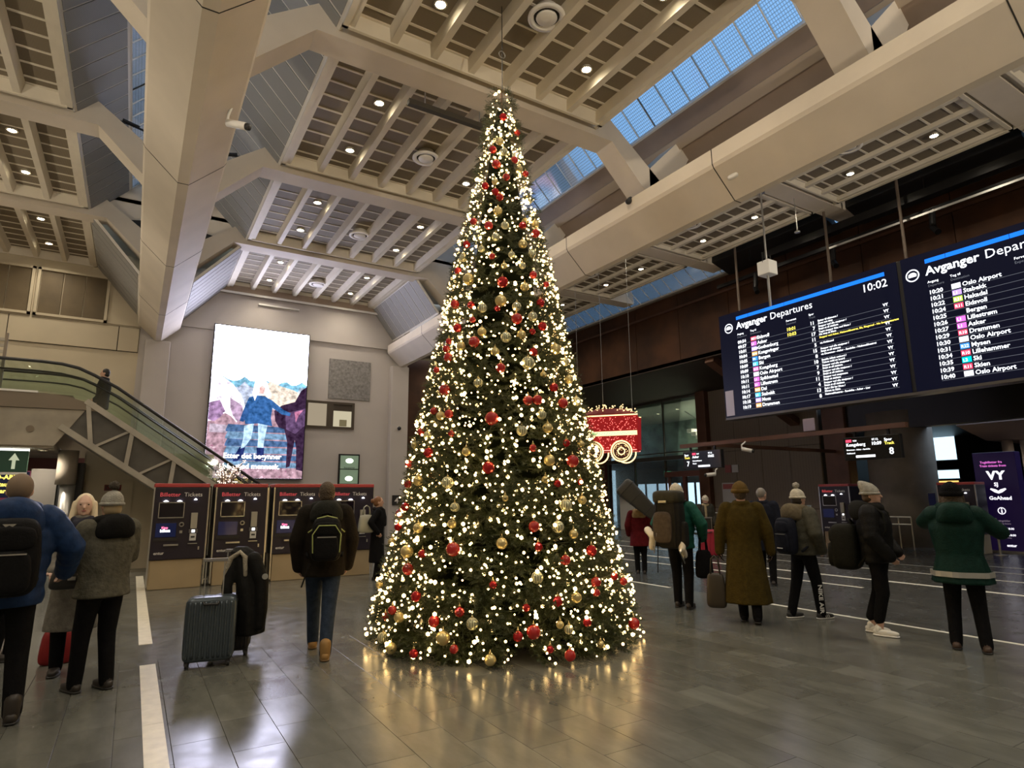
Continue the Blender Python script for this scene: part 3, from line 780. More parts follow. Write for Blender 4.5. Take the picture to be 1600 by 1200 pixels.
rows1 = [('09:54', 'rd', 'RE11', 'Eidsvoll', '11'), ('09:57', 'mg', 'L1', 'Asker', '7'), ('10:01', 'vi', 'RE20', 'Gothenburg', '17'), ('10:04', 'or', 'R14', 'Kongsvinger', '11'),
         ('10:05', 'bl', 'F4', 'Bergen', '5'), ('10:09', 'lb', 'L2', 'Ski', '15'), ('10:09', 'pk', 'R12', 'Kongsberg', '8'), ('10:10', 'wh', 'FLY', 'Oslo Airport', '10'),
         ('10:11', 'mg', 'L1', 'Spikkestad', '7'), ('10:11', 'mg', 'L1', 'Lillestrøm', '9'), ('10:14', 'or', 'R13', 'Dal', '11'), ('10:17', 'lb', 'L2', 'Stabekk', '4'), ('10:18', 'vi', 'R21', 'Moss', '13'), ('10:19', 'or', 'R13', 'Drammen', '8')]
n1 = [('Bytter til skinnene /|Does not stop', 0), ('Stopper ved alle stasjoner /|Stops at all stations', 0), ('Toget stopper ikke ved Moss /|No stop at Moss', 0), ('Stopper ved Asker, Nationaltheatret, Ski, Ringerud - No footrestaurant', 1), ('via Hokksund', 0),
      ('Stopper ved alle stasjoner /|Stops at all stations', 0), ('via Drammen - Asker - Sandvika - Nationaltheatret', 0), ('Bestille billett ombord /|Tickets sold on board', 0), ('Stopper ved alle stasjoner /|Stops at all stations', 0), ('Stopper ved alle stasjoner /|Stops at all stations', 0),
      ('Stopper ved stasjonene|Stops at stations', 0), ('Stopper ved alle stasjoner /|Stops at all stations', 0), ('Bytt i Ski for Moss /|Direct to Råde', 0), ('Nationaltheatret - Sandvika - Asker - Lier', 0)]
rows2 = [('10:20', 'wh', 'FLY', 'Oslo Airport', '13'), ('10:21', 'vi', 'L1', 'Stabekk', '3'), ('10:22', 'gr', 'R31', 'Hakadal', '18'), ('10:24', 'rd', 'R11', 'Eidsvoll', '11'), ('10:25', None, '', 'Bergen', '4'), ('10:26', 'mg', 'L1', 'Lillestrøm', '9'), ('10:27', 'mg', 'L1', 'Asker', '7'),
         ('10:29', 'rd', 'R10', 'Drammen', '8'), ('10:30', 'wh', 'FLY', 'Oslo Airport', '13'), ('10:31', 'bl', 'R22', 'Mysen', '15'), ('10:34', 'rd', 'R10', 'Lillehammer', '10'), ('10:35', 'cy', 'L2', 'Ski', '16'), ('10:39', 'rd', 'R11', 'Skien', '8'), ('10:40', 'wh', 'FLY', 'Oslo Airport', '13')]
board_screen(11.19, rows1, n1, True)
board_screen(6.15, rows2, None, False)
for i, s in ((0, '10:01'), (1, '10:03')):
    mb = MB(); put_text(mb, s, .125, FX, (-.004, 9.63-11.8, 5.885-.1457*i-3.8), bold=.015); mb.build('expected_time', yellow_t, bd)
for y in (-.6, -3.4, -5.2, -8.0, -10.5): MB().tube([(.2, y, 3.06), (.2, y, 5.1)], .035).build('hanger', mat('rust_rod', (.12, .09, .07), .6), bd)
# lighting bar, cables and boxes above the board
lb = thing('lighting_truss', 'black lighting bar with clamped spotlights hung above the departure board', 'lighting bar', (15.0, 3.0, 8.2))
MB().bar((0, 0, .2), (0, 7.4, .2), .22, .2).build('bar', blackm, lb)
MB().bar((.3, 0, -.1), (.3, 9.4, -.1), .1, .1).build('bar', blackm, lb)
for y in (.9, 3.2, 5.6, 8.0):
    MB().tube([(.3, y, -.1), (.25, y, -.55), (.1, y-.15, -.75)], .07, 10).build('spotlight', blackm, lb)
    MB().tube([(.1, y, .3), (.1, y, .62)], .025).build('hanger', blackm, lb)
MB().bar((-.1, .0, -.3), (-.1, 5.5, -.3), .02, .05).build('cable_tray', steel, lb)
an = thing('antenna_box', 'pale hanging box with a steel pole below the aisle ceiling', 'box', (12.35, 8.55, 6.7))
MB().cbox(-.16, .16, -.16, .16, 0, .34, .015).build('box', white_p, an)
MB().tube([(0, 0, .34), (0, 0, 2.12)], .022).build('pole', steel, an); MB().tube([(0, 0, -.75), (0, 0, 0)], .03).build('pole', steel, an)
MB().tube([(0, 0, 2.1), (0, 0, 2.14)], .1).build('foot', steel, an)
for s in (-1, 1): MB().tube([(s*.15, 0, .3), (s*.15, 0, .55)], .014).build('aerial', blackm, an)
an = thing('ceiling_sensor', 'thin steel drop rod with small disc below the aisle ceiling', 'sensor', (13.3, 8.3, 7.9))
MB().tube([(0, 0, 0), (0, 0, .9)], .012).build('rod', steel, an); MB().lathe([(.02, .06), (.07, .02), (.07, 0), (.02, -.01)], 16).build('disc', steel, an, True)

# platform screens on a steel rail ------------------------------------------------
def info_screen(y0, y1, label, track, lines, left_track):
    """y0 > y1: left and right edges as the reader sees them"""
    X, z0, z1 = 13.7, 2.35, 2.86
    t = thing('platform_screen', label, 'display screen', (X, y0, z0)); w = y0-y1; h = z1-z0
    MB().cbox(.02, .14, -w, 0, 0, h, .01).build('case', black, t)
    MB().box(0.012, .02, -w+.015, -.015, .015, h-.015).build('screen', mat('screen_black', (.003, .003, .004), .2), t)
    def T(s, size, u, v, m, bold=.01):
        mb = MB(); put_text(mb, s, size, FX, (.010, -u, v), 'LEFT', bold); mb.build('screen_text', m, t)
    tx = .06 if left_track else w-.32
    T('Spor', .085, tx, h-.13, white_t); T('Track', .085, tx, h-.21, yellow_t); T(track, .2, tx+.08, .09, white_t, .012)
    bx = .36 if left_track else .07
    MB().box(.008, .012, -bx-.13, -bx, h-.11, h-.05).build('line_badge', flagc['rd'], t)
    T('9:54', .05, bx+.16, h-.1, white_t)
    for i, (s, sz) in enumerate(lines): T(s, sz, bx, h-.20-.075*i-.02*(i > 0), white_t, .012)
    T(('10:02' if left_track else '10:09'), .1, bx+.56, h-.2, white_t, .02); T('07.12.', .06, bx+.58, h-.1, white_t)
    MB().box(.008, .012, -bx-.62, -bx-.2, .05, .10).build('info_bar', white_t, t)
    for u in (.25, w-.25): MB().bar((.08, -u, h), (.08, -u, h+.12), .05).build('bracket', blackm, t)
info_screen(12.80, 11.42, 'black platform screen for track 7 hanging by the entrance glass', '7', (('Asker', .1), ('Nationaltheatret', .05), ('Skøyen', .05)), True)
info_screen(7.97, 6.74, 'black platform screen for track 8 hanging above the ticket machine', '8', (('Kongsberg', .1), ('Drammen - Asker - Sandvika', .045), ('Hokksund', .045)), False)
sr = thing('screen_rail', 'long brown steel rail carrying the platform screens', 'rail', (13.78, 6.6, 2.98))
MB().box(-.06, .06, 0, 6.3, 0, .11).build('beam', corten2, sr)
MB().bar((.0, 5.45, .055), (6.4, 5.45, .055), .1, .1).build('cross_arm', corten2, sr)
MB().cbox(-.08, -.06, 2.0, 2.3, .12, .42, .01).build('junction_box', mat('lilac_box', (.34, .28, .34), .5), sr)
def cctv(loc, aim, label, group=None, rod=None):
    t = thing('security_camera', label, 'camera', loc, 0, group)
    a = Vector(aim).normalized(); c = a*.02
    MB().tube([c-a*.02, c+a*.24], .05, 12).build('body', white_p, t, True)
    MB().tube([c+a*.24, c+a*.29], .045, 12).build('lens_hood', black, t, True)
    MB().tube([(0, 0, 0), (0, 0, .10), rod or (-.05, .05, .16)], .018).build('bracket', white_p, t)
    return t
cctv((13.56, 10.6, 2.80), (.5, -1, -.3), 'white security camera on the screen rail right of the track 7 screen', rod=(.16, 0, .19))
cctv((13.66, 11.6, 2.18), (-.8, .5, -.1), 'white security camera hanging below the track 7 screen', rod=(.1, 0, .165))

# ------------------------------------------------------------------ ticket machines
purple = mat('machine_purple', (.013, .008, .020), .5)
redtop = mat('machine_red', (.46, .06, .06), .4)
ivory = mat('machine_plinth', (.40, .31, .185), .6, noise=(2, .93, 1.05))
scr_blue = mat('machine_screen', (.006, .01, .03), .12, emit=(.03, .04, .16), es=.12)
dark_glass = mat('machine_glass', (.008, .006, .012), .06)
red_t = glow('machine_red_text', (.75, .10, .10), .45)
pale_t = mat('machine_white_text', (.7, .68, .66), .5)
led = glow('machine_led', (.95, .97, 1.0), 5.0)
def ticket_machine(loc, rz, w, label, screen_on, group):
    t = thing('ticket_machine', label, 'ticket machine', loc, rz, group)
    h = 1.905; d = .62
    MB().cbox(-w/2+.03, w/2-.03, .03, d-.04, 0.0, .52, .012).build('plinth', ivory, t)
    body = MB().cbox(-w/2, w/2, 0, d, .52, h-.07, .015).build('body', purple, t)
    MB().cbox(-w/2, w/2, -.005, d, h-.07, h, .012).build('top_cap', redtop, t)
    for s in (-1, 1): MB().box(s*(w/2)-.012, s*(w/2)+.012, -.01, .03, .05, h-.07).build('edge_rail', steel, t)
    mb = MB(); put_text(mb, 'Billetter', .105, FY, (-w*.40, -.004, h-.24), bold=.008); mb.build('lettering', red_t, t)
    mb = MB(); put_text(mb, 'Tickets', .105, FY, (-w*.40+.40, -.004, h-.24), bold=.004); mb.build('lettering', pale_t, t)
    mb = MB(); put_text(mb, 'entur', .075, FY, (-w*.42, -.004, .62), bold=.02); mb.build('lettering', pale_t, t)
    # framed timetable window with two lamps
    x0, x1, z0, z1 = -w*.40, w*.06, 1.27, 1.56
    fr = MB()
    for a, b, c, e in ((x0, x1, z1-.016, z1), (x0, x1, z0, z0+.016), (x0, x0+.014, z0, z1), (x1-.014, x1, z0, z1)): fr.box(a, b, -.02, 0, c, e)
    f = fr.build('window_frame', steel, t); MB().box(x0+.014, x1-.014, -.006, 0, z0+.016, z1-.016).build('pane', dark_glass, f)
    for x in (x0+.11, x1-.09): MB().prism([(x-.045, z1+.012), (x+.045, z1+.012), (x+.012, z1+.034), (x-.012, z1+.034)], -.035, -.005).build('lamp', led, t)
    # lower screen
    sc_ = MB().box(-w*.42, -w*.06, -.008, 0, .93, 1.18).build('touch_screen', scr_blue, t)
    if screen_on:
        mb = MB(); put_text(mb, 'Kjøp', .055, FY, (-w*.32, -.011, 1.08), bold=.02); mb.build('screen_text', glow('kjop_pink', (1, .15, .3), 2), sc_)
        mb = MB(); put_text(mb, 'billett', .07, FY, (-w*.34, -.011, 1.02), bold=.03); mb.build('screen_text', glow('kjop_white', (.9, .95, 1), 3), sc_)
    MB().box(-w*.44, -w*.02, -.018, 0, .86, .915).build('shelf', mat('machine_shelf', (.02, .018, .02), .5), t)
    # card readers and slots
    MB().ring((w*.03, -.01, 1.15), .034, .011, 'y').build('coin_slot', steel, t); MB().box(w*.005, w*.055, -.01, 0, .99, 1.04).build('button', steel, t)
    MB().cbox(w*.19, w*.31, -.045, 0, 1.07, 1.36, .008).build('card_terminal', mat('terminal_grey', (.38, .36, .30), .4), t)
    MB().cbox(w*.17, w*.33, -.02, 0, .99, 1.06, .005).build('card_slot', mat('slot_grey', (.16, .15, .15), .4), t); MB().box(w*.22, w*.28, -.024, -.02, 1.0, 1.05).build('lamp', glow('slot_lamp', (1, 1, 1), 1.6), t)
    MB().cbox(w*.19, w*.31, -.03, 0, .85, .98, .006).build('note_slot', mat('note_white', (.62, .62, .60), .4), t); MB().box(w*.215, w*.285, -.034, -.03, .905, .935).build('slit', black, t)
    MB().box(-w*.26, w*.0, -.03, 0, .77, .80).build('ticket_tray', steel, t); MB().box(w*.17, w*.34, -.02, 0, .79, .805).build('ledge', steel, t)
    MB().box(w*.36, w*.385, -.012, 0, .68, .74).build('lock', steel, t)
    MB().prism([(w*.22, 1.60), (w*.28, 1.60), (w*.26, 1.625), (w*.24, 1.625)], -.03, -.005).build('lamp', led, t)
    return t
g = 'ticket machines in a row below the billboard'
ticket_machine((.79, 13.2, 0), 0, .92, 'ticket machine at the escalator end of the row, screen lit', True, g)
ticket_machine((1.84, 13.2, 0), 0, .94, 'ticket machine behind the coat hung on the luggage, screen dark', False, g)
ticket_machine((2.92, 13.2, 0), 0, .97, 'ticket machine behind the walking man with black backpack', True, g)
ticket_machine((4.02, 13.2, 0), 0, .97, 'ticket machine at the end of the row nearest the fir tree', False, g)
ticket_machine((17.75, 10.75, 0), R(-90), .92, 'ticket machine standing alone in front of the brown steel column', False, 'ticket machines near the platforms')
ticket_machine((19.3, 8.2, 0), R(-90), .92, 'ticket machine beside the tall purple totem', False, 'ticket machines near the platforms')
for x in (1.315, 2.372, 3.47):
    MB_ = thing('steel_bollard', 'dark steel post between two ticket machines', 'post', (x, 13.55, 0), 0, 'posts between the ticket machines')
    MB().box(-.03, .03, -.1, .1, 0, 1.86).build('post', blackm, MB_); MB().box(-.03, .03, -.14, -.1, .10, .13).build('foot_rail', steel, MB_); MB().box(-.008, .008, -.12, -.1, .55, 1.86).build('edge', steel, MB_)

# totem ---------------------------------------------------------------
po_ = thing('poster', 'small white notice with red heading on the ribbed concrete wall', 'poster', (20.44, 16.75, 1.25)); MB().box(0, .02, -.32, .32, 0, .85).build('sheet', mat('poster_white', (.5, .5, .5), .6), po_); MB().box(-.004, 0, -.28, .28, .6, .8).build('heading', mat('poster_red', (.4, .12, .12), .6), po_)
pg = thing('pictogram_sign', 'small pair of pictogram plates high on the ribbed concrete wall', 'sign', (20.44, 16.55, 2.5)); MB().box(0, .02, -.32, -.02, 0, .3).build('plate', mat('poster_white', (.5, .5, .5), .6), pg); MB().box(0, .02, .02, .32, 0, .3).build('plate', mat('picto_red', (.3, .1, .1), .6), pg)
tt = thing('information_totem', 'tall dark purple totem with white train company names', 'totem', (20.35, 8.12, 0))
MB().cbox(0, .35, -1.0, 0, .0, 2.72, .015).build('body', mat('totem_purple', (.020, .012, .055), .4, emit=(.05, .02, .2), es=.05), tt)
MB().box(-.02, .37, -1.02, .02, 0, .06).build('base', steel, tt)
def TT(s, size, u, v, m, bold=.02):
    mb = MB(); put_text(mb, s, size, FX, (-.004, -u, v), 'LEFT', bold); mb.build('lettering', m, tt)
tw_ = glow('totem_white', (.95, .93, 1), .9); tp = glow('totem_pink', (.9, .2, .75), .7); td = glow('totem_dim', (.45, .35, .45), .25)
TT('Togbilletter fra', .085, .17, 2.42, tp); TT('Train tickets from', .085, .15, 2.32, tp)
TT('V', .31, .30, 1.98, tw_, .05); TT('Y', .31, .51, 1.98, tw_, .05); TT('SJ', .14, .43, 1.79, tw_, .03)
wing = MB()
for s in (-1, 1): wing.prism([(-.51, 1.66), (-.51+s*.05, 1.70), (-.51+s*.17, 1.735), (-.51+s*.19, 1.70), (-.51+s*.09, 1.62), (-.51, 1.585)], -.006, -.001, 'x')
wing.build('wing_emblem', tw_, tt)
TT('GoAhead', .135, .27, 1.42, tw_, .03)
MB().ring((-.004, -.52, 1.12), .085, .011, 'x', 24, 4).build('info_emblem', tw_, tt); MB().box(-.006, -.001, -.535, -.505, 1.06, 1.14).box(-.006, -.001, -.535, -.505, 1.155, 1.185).build('info_emblem', tw_, tt)
TT('Åpningstider', .07, .32, .83, td); TT('Opening hours', .06, .32, .76, td); TT('07:00 - 18:00', .075, .34, .62, tw_); TT('Mandag - fredag', .045, .34, .56, td); TT('10:00 - 18:00', .075, .36, .45, tw_); TT('Lørdag - søndag', .045, .36, .39, td); TT('entur', .1, .52, .17, tw_, .03)
cp = MB().box(19.9, 20.35, 8.25, 8.3, 0, .9)
po = thing('queue_post', 'short steel post at the foot of the purple totem', 'post', (19.5, 7.45, 0)); MB().tube([(0, 0, 0), (0, 0, .95)], .03).build('post', steel, po); MB().lathe([(.16, 0), (.16, .02), (.03, .03)], 16).build('base', steel, po)
pb = thing('notice_board', 'pale blue free standing notice panel left of the lone ticket machine', 'notice board', (17.6, 11.75, 0))
MB().cbox(0, .04, -.32, .32, .12, 1.28, .01).build('board', mat('pale_blue_board', (.50, .62, .72), .4), pb); MB().box(-.1, .14, -.34, .34, 0, .12).build('foot', steel, pb)
# ------------------------------------------------------------------ billboard on the far wall
bb = thing('led_billboard', 'tall bright LED billboard with a picture of a rider between horses', 'billboard', (1.76, 20.83, 2.25))
BW, BH = 2.9, 4.83
MB().cbox(-.03, BW+.03, .02, .14, -.03, BH+.03, .01).build('case', blackm, bb)
def E(n, c, s):
    m = glow('ad_'+n, c, s)
    if n in ('sky', 'slogan') or len(m.node_tree.nodes) > 2: return m
    nt = m.node_tree; e = next(q for q in nt.nodes if q.type == 'EMISSION')      # mottled like a printed photograph
    tc = nt.nodes.new('ShaderNodeTexCoord'); nz = nt.nodes.new('ShaderNodeTexNoise'); nz.inputs['Scale'].default_value = 7; nz.inputs['Detail'].default_value = 8
    nt.links.new(tc.outputs['Object'], nz.inputs['Vector'])
    r = nt.nodes.new('ShaderNodeValToRGB'); r.color_ramp.elements[0].position = .33; r.color_ramp.elements[1].position = .68
    r.color_ramp.elements[0].color = (*[x*.45 for x in c], 1); r.color_ramp.elements[1].color = (*[min(1.3, x*1.35+.04) for x in c], 1)
    nt.links.new(nz.outputs['Fac'], r.inputs[0]); nt.links.new(r.outputs[0], e.inputs[0])
    return m
AD = .62
def pic(name, poly, layer, m):
    """flat printed shape: poly in picture units (0..1, 0..1 from the lower left)"""
    return MB().prism([(p[0]*BW, p[1]*BH) for p in poly], .02-.002*layer-.002, .02-.002*layer).build(name, m, bb)
white_sky = E('sky', (.76, .76, 1.0), 11.0)
pic('sky', [(0, .0), (1, .0), (1, 1), (0, 1)], 0, white_sky)
rnd = random.Random(3)
def hill(y0, amp, base, n=18):
    return [(0, base), (1, base)]+[(1-k/n, y0+amp*math.sin(k*1.7)*.5+rnd.uniform(-.4, .4)*amp) for k in range(n+1)]
pic('trees', hill(.645, .03, .5), 1, E('trees', (.22, .52, .72), 1.5*AD))
pic('trees', hill(.60, .04, .45), 2, E('trees2', (.50, .56, .72), 1.5*AD))
pic('bushes', [(.52, .48), (.98, .44), (1, .56), (.86, .60), (.72, .62), (.60, .65), (.53, .60)], 3, E('bush', (.78, .66, .55), 1.6*AD))
pic('pasture', [(0, 0), (1, 0), (1, .44), (.62, .46), (0, .40)], 3, E('grass', (.60, .36, .44), 1.1*AD))
for k in range(60):
    x, y = rnd.uniform(.0, .97), rnd.uniform(0, .22); w = rnd.uniform(.01, .035)
    pic('leaf_litter', [(x, y), (min(1, x+w), y+.003), (min(1, x+w*.8), y+.012), (x+w*.2, y+.010)], 4, E('litter%d' % (k % 3), [(.9, .62, .72), (.48, .18, .30), (.65, .30, .42)][k % 3], 1.2*AD))
pic('fence', [(.02, .29), (.20, .29), (.20, .34), (.02, .345)], 4, E('fence', (.62, .50, .62), 1.2*AD))
# pale horse on the left
pic('pale_horse', [(0, .67), (.10, .66), (.22, .61), (.30, .55), (.34, .50), (.36, .45), (.33, .40), (.28, .36), (.22, .40), (.15, .42), (.08, .37), (.0, .36)], 5, E('palehorse', (.93, .84, .98), 2.2*AD))
pic('pale_horse', [(.0, .48), (.10, .50), (.16, .43), (.12, .39), (.06, .36), (0, .37)], 6, E('palehorse2', (.55, .32, .60), 1.0*AD))
pic('pale_horse', [(.20, .52), (.33, .47), (.34, .42), (.30, .36), (.24, .40), (.21, .45)], 6, E('palehorse3', (.62, .42, .62), 1.2*AD))
# stacked logs
for k in range(6):
    z = .335-.047*k
    pic('log', [(.18, z-.022), (.20, z+.012), (.98, z+.004), (1, z-.03), (.18, z-.036)], 5, E('log%d' % (k % 2), [(.10, .22, .48), (.28, .50, .78)][k % 2], .9*AD))
# dark horse on the right
pic('dark_horse', [(.66, .45), (.74, .49), (.88, .52), (.94, .60), (1, .63), (1, .05), (.93, .06), (.92, .20), (.90, .26), (.86, .08), (.82, .07), (.82, .24), (.78, .33), (.72, .34), (.68, .38)], 6, E('darkhorse', (.10, .035, .12), .5*AD))
pic('dark_horse', [(.78, .44), (.90, .46), (1, .48), (1, .36), (.90, .30), (.80, .33)], 7, E('darkhorse2', (.24, .12, .30), .7*AD))
pic('rug', [(.88, .45), (.98, .47), (.93, .43), (.90, .38)], 8, E('rug', (.75, .25, .45), 1.0*AD))
# the rider
pic('legs', [(.36, .34), (.46, .36), (.44, .26), (.38, .20), (.34, .19), (.36, .26)], 7, E('jeans', (.50, .72, .95), 1.6*AD))
pic('legs', [(.50, .36), (.60, .35), (.58, .27), (.57, .20), (.51, .20), (.51, .28)], 7, E('jeans', (.50, .72, .95), 1.6*AD))
pic('boots', [(.33, .20), (.39, .21), (.37, .15), (.32, .11), (.27, .105), (.28, .14)], 7, E('boots', (.02, .05, .32), .6*AD))
pic('boots', [(.50, .20), (.58, .20), (.58, .13), (.56, .11), (.49, .11), (.51, .15)], 7, E('boots', (.02, .05, .32), .6*AD))
pic('sweater', [(.37, .35), (.35, .41), (.36, .48), (.39, .53), (.47, .545), (.55, .545), (.63, .52), (.76, .46), (.84, .44), (.83, .42), (.74, .43), (.64, .47), (.63, .40), (.65, .345), (.5, .36)], 8, E('sweater', (.035, .17, .50), 1.0*AD))
pic('sweater', [(.36, .48), (.33, .42), (.31, .37), (.35, .365), (.40, .42), (.40, .50)], 8, E('sweater2', (.03, .13, .42), .9*AD))
pic('hair', [(.44, .64), (.50, .66), (.57, .64), (.60, .58), (.59, .53), (.56, .55), (.47, .55), (.45, .51), (.42, .56)], 9, E('hair', (.98, .97, .93), 2.6*AD))
pic('face', [(.49, .56), (.54, .56), (.55, .60), (.52, .62), (.49, .60)], 10, E('face', (.90, .55, .52), 1.3*AD))
mb = MB(); put_text(mb, 'Etter det begynner', .225, FY, (.50, .0, .62), bold=.03); mb.build('slogan', E('slogan', (1, .98, 1), 3*AD), bb)
mb = MB(); put_text(mb, 'her med mennesk.', .225, FY, (.50, .0, .30), bold=.03); mb.build('slogan', E('slogan', (1, .98, 1), 3*AD), bb)

# office window, stone panel and green panel on the far wall
ow = struct('window_%d' % wn, MB().box(4.69, 6.35, 20.93, 21.0, 3.95, 4.03).box(4.69, 6.35, 20.93, 21.0, 4.80, 4.88).box(4.69, 4.76, 20.93, 21, 4.03, 4.8).box(6.26, 6.35, 20.93, 21, 4.03, 4.8).box(5.40, 5.62, 20.93, 21, 4.03, 4.8), dkbrown); wn += 1
MB().box(4.76, 5.40, 20.985, 20.995, 4.03, 4.8).build('pane', glow('office_window', (.80, .66, .46), .32), ow)
MB().box(5.62, 6.26, 20.985, 20.995, 4.03, 4.8).build('pane', glow('office_window2', (.95, .84, .58), .42), ow)
MB().box(5.62, 6.26, 20.975, 20.985, 4.58, 4.8).build('blind', dkbrown, ow); MB().box(5.85, 6.1, 20.978, 20.985, 4.05, 4.28).build('cabinet', mat('cabinet', (.30, .29, .18), .5), ow)
trim(MB().cbox(5.42, 6.89, 20.96, 21.0, 5.0, 6.40, .006), mat('speckled_stone', (.23, .22, .215), .6, noise=(14, .7, 1.35)))
gs = thing('wall_lightbox', 'narrow green wall panel with two glowing lamps', 'lightbox', (5.87, 20.9, 2.05))
MB().cbox(0, .72, .0, .09, 0, 1.05, .01).build('frame', blackm, gs)
MB().box(.05, .67, -.004, 0, .05, .52).box(.05, .67, -.004, 0, .55, 1.0).build('panel', mat('green_panel', (.26, .36, .27), .4, emit=(.3, .5, .35), es=.12), gs)
for z in (.82, .22):
    m = MB(); m.prism([(.36+.13*math.cos(a*PI/10), z+.08*math.sin(a*PI/10)) for a in range(20)], -.012, -.004); m.build('lamp', glow('panel_lamp', (.85, 1, .75), 3), gs)
mb = MB(); put_text(mb, 'Reisesenter', .08, FY, (.18, -.006, .56)); mb.build('lettering', black, gs)
cam2 = thing('security_camera', 'small black dome camera on the pilaster beside the fir tree', 'camera', (7.9, 20.64, 4.05)); MB().ball((0, 0, 0), (.07, .06, .07)).build('dome', black, cam2, True); MB().box(-.05, .05, .02, .06, -.05, .07).build('bracket', white_p, cam2)
nb = thing('number_plate', 'small dark square plate with a 4 on the pilaster', 'sign', (7.72, 20.66, 1.36)); MB().box(0, .32, 0, .03, 0, .34).build('plate', black, nb); mb = MB(); put_text(mb, '4', .3, FY, (.08, -.004, .06), bold=.01); mb.build('numeral', mat('plate_white', (.7, .68, .65), .5), nb)

# ------------------------------------------------------------------ landing and escalator
EY0, EY1 = 16.0, 17.5
off_white = mat('stained_concrete', (.42, .38, .31), .75, noise=(1.6, .72, 1.1))
taupe = mat('taupe_band', (.20, .16, .115), .55)
ld = struct('floor_landing', MB().box(-8, -1.30, EY0+.05, 20.95, 3.45, 3.84), taupe)
MB().prism([(-8, 2.74), (-1.52, 2.74), (-1.05, 3.52), (-8, 3.45)], EY0, EY0+.05).build('fascia', off_white, ld)
MB().prism([(-8, 3.46), (-1.05, 3.53), (-.78, 3.50), (-1.05, 3.70), (-1.4, 3.80), (-1.75, 3.84), (-8, 3.84)], EY0-.03, EY0+.05).build('fascia_band', taupe, ld)
MB().box(-8, -1.9, EY0-.05, EY0+.06, 3.84, 3.88).build('edge', white_p, ld)
MB().box(-8, -1.52, EY0+.05, 20.95, 2.70, 2.78).build('soffit', off_white, ld)
MB().disc((-1.95, EY0-.012, 3.08), .07, 20, 'y', .012).build('hatch', taupe, ld)
es = thing('escalator', 'glass sided escalator with exposed steel truss descending behind the ticket machines', 'escalator', (0, 0, 0))
trussm = mat('truss_paint', (.42, .39, .33), .5, noise=(3, .85, 1.1))
dk_in = mat('truss_infill', (.085, .08, .07), .5, noise=(2, .7, 1.3))
SL = (2.02-3.55)/(1.39+.86)                                # slope of the flight
def ztop(x): return 3.55+SL*(x+.86)
def zbot(x): return ztop(x)-.53-.62*.42
XE = 4.30
for y in (EY0, EY1):
    MB().bar((-1.05, y, ztop(-1.05)+.05), (XE, y, ztop(XE)+.05), .10, .12).build('top_chord', trussm, es)
    MB().bar((-1.45, y, zbot(-1.45)), (3.1, y, zbot(3.1)), .10, .12).build('bottom_chord', trussm, es)
    xs = [-1.28, -.42, .45, 1.3, 2.15]
    for k, x in enumerate(xs):
        MB().bar((x+.28, y, ztop(x+.28)), (x+.40, y, zbot(x+.40)) if k == 0 else (x+.22, y, zbot(x+.22)), .085).build('strut', trussm, es)
        if k < len(xs)-1: MB().bar((x+.45, y, zbot(x+.45)), (xs[k+1]+.22, y, ztop(xs[k+1]+.22)), .05).build('brace', trussm, es)
    MB().prism([(-1.05, ztop(-1.05)), (XE, ztop(XE)), (3.2, zbot(3.2)), (-1.45, zbot(-1.45))], y+.03, y+.06).build('infill', dk_in, es)
    # balustrade glass in lengths, handrail
    for k in range(6):
        a, b = -.95+.85*k, -.95+.85*(k+1)-.01
        MB().prism([(a, ztop(a)+.1), (b, ztop(b)+.1), (b, ztop(b)+.74), (a, ztop(a)+.74)], y+.01, y+.022).build('glass_panel', greeng, es)
    MB().prism([(-4.5, 3.88), (-1.7, 3.88), (-1.3, 3.80), (-.96, ztop(-.96)+.1), (-.96, ztop(-.96)+.74), (-1.3, 4.46), (-1.7, 4.5), (-4.5, 4.5)], y+.01, y+.022).build('glass_panel', greeng, es)
    pts = [(-4.5, y, 4.52), (-1.9, y, 4.52), (-1.55, y, 4.50), (-1.25, y, 4.44), (-.96, y, 4.31)]+[(x, y, ztop(x)+.76) for x in (-.5, .8, 2.2, 3.9)]
    MB().tube(pts, .035, 8).build('handrail', black, es, True)
    MB().tube([(p[0], p[1]+.05, p[2]-.2) for p in pts], .02, 6).build('inner_rail', blackm, es, True)
MB().prism([(-1.45, zbot(-1.45)-.04), (3.1, zbot(3.1)-.04), (3.1, zbot(3.1)-.08), (-1.45, zbot(-1.45)-.08)], EY0, EY1).build('underside', trussm, es)
for k in range(14):
    x = -1.0+.38*k; z = ztop(x)-.62
    MB().box(x, x+.39, EY0+.15, EY1-.15, z-.12, z+.02).build('step', blackm, es)
# under the landing: columns, wall, signs
struct('wall_service', MB().box(-1.05, 1.7, 17.6, 17.8, 0, 2.75), beige)
struct('wall_column', MB().loft([(-1.30, 16.75, z, .19, .19) for z in (1.95, 2.2, 2.70)], 20), conc2, True)
struct('wall_column', MB().loft([(-1.25, 16.75, z, .14, .14) for z in (0, 1.0, 1.95)], 20), steel, True)
struct('door_3', MB().box(-.98, -.02, 17.56, 17.6, 0, 2.05), beige)
ns = thing('no_entry_sign', 'small dark red prohibition sign on the wall below the escalator', 'sign', (-.60, 17.54, 1.83)); MB().box(0, .34, 0, .02, 0, .14).build('plate', mat('dark_red_plate', (.16, .02, .02), .5), ns); MB().ring((.08, -.004, .07), .05, .008, 'y').ring((.25, -.004, .07), .05, .008, 'y').build('pictogram', black, ns)
ex = thing('exit_arrow_sign', 'hanging green sign with a white up arrow under the landing', 'sign', (-2.55, 16.3, 2.2))
MB().cbox(0, .60, 0, .08, 0, .44, .01).build('case', mat('green_sign', (.008, .035, .02), .4, emit=(.02, .12, .06), es=.08), ex)
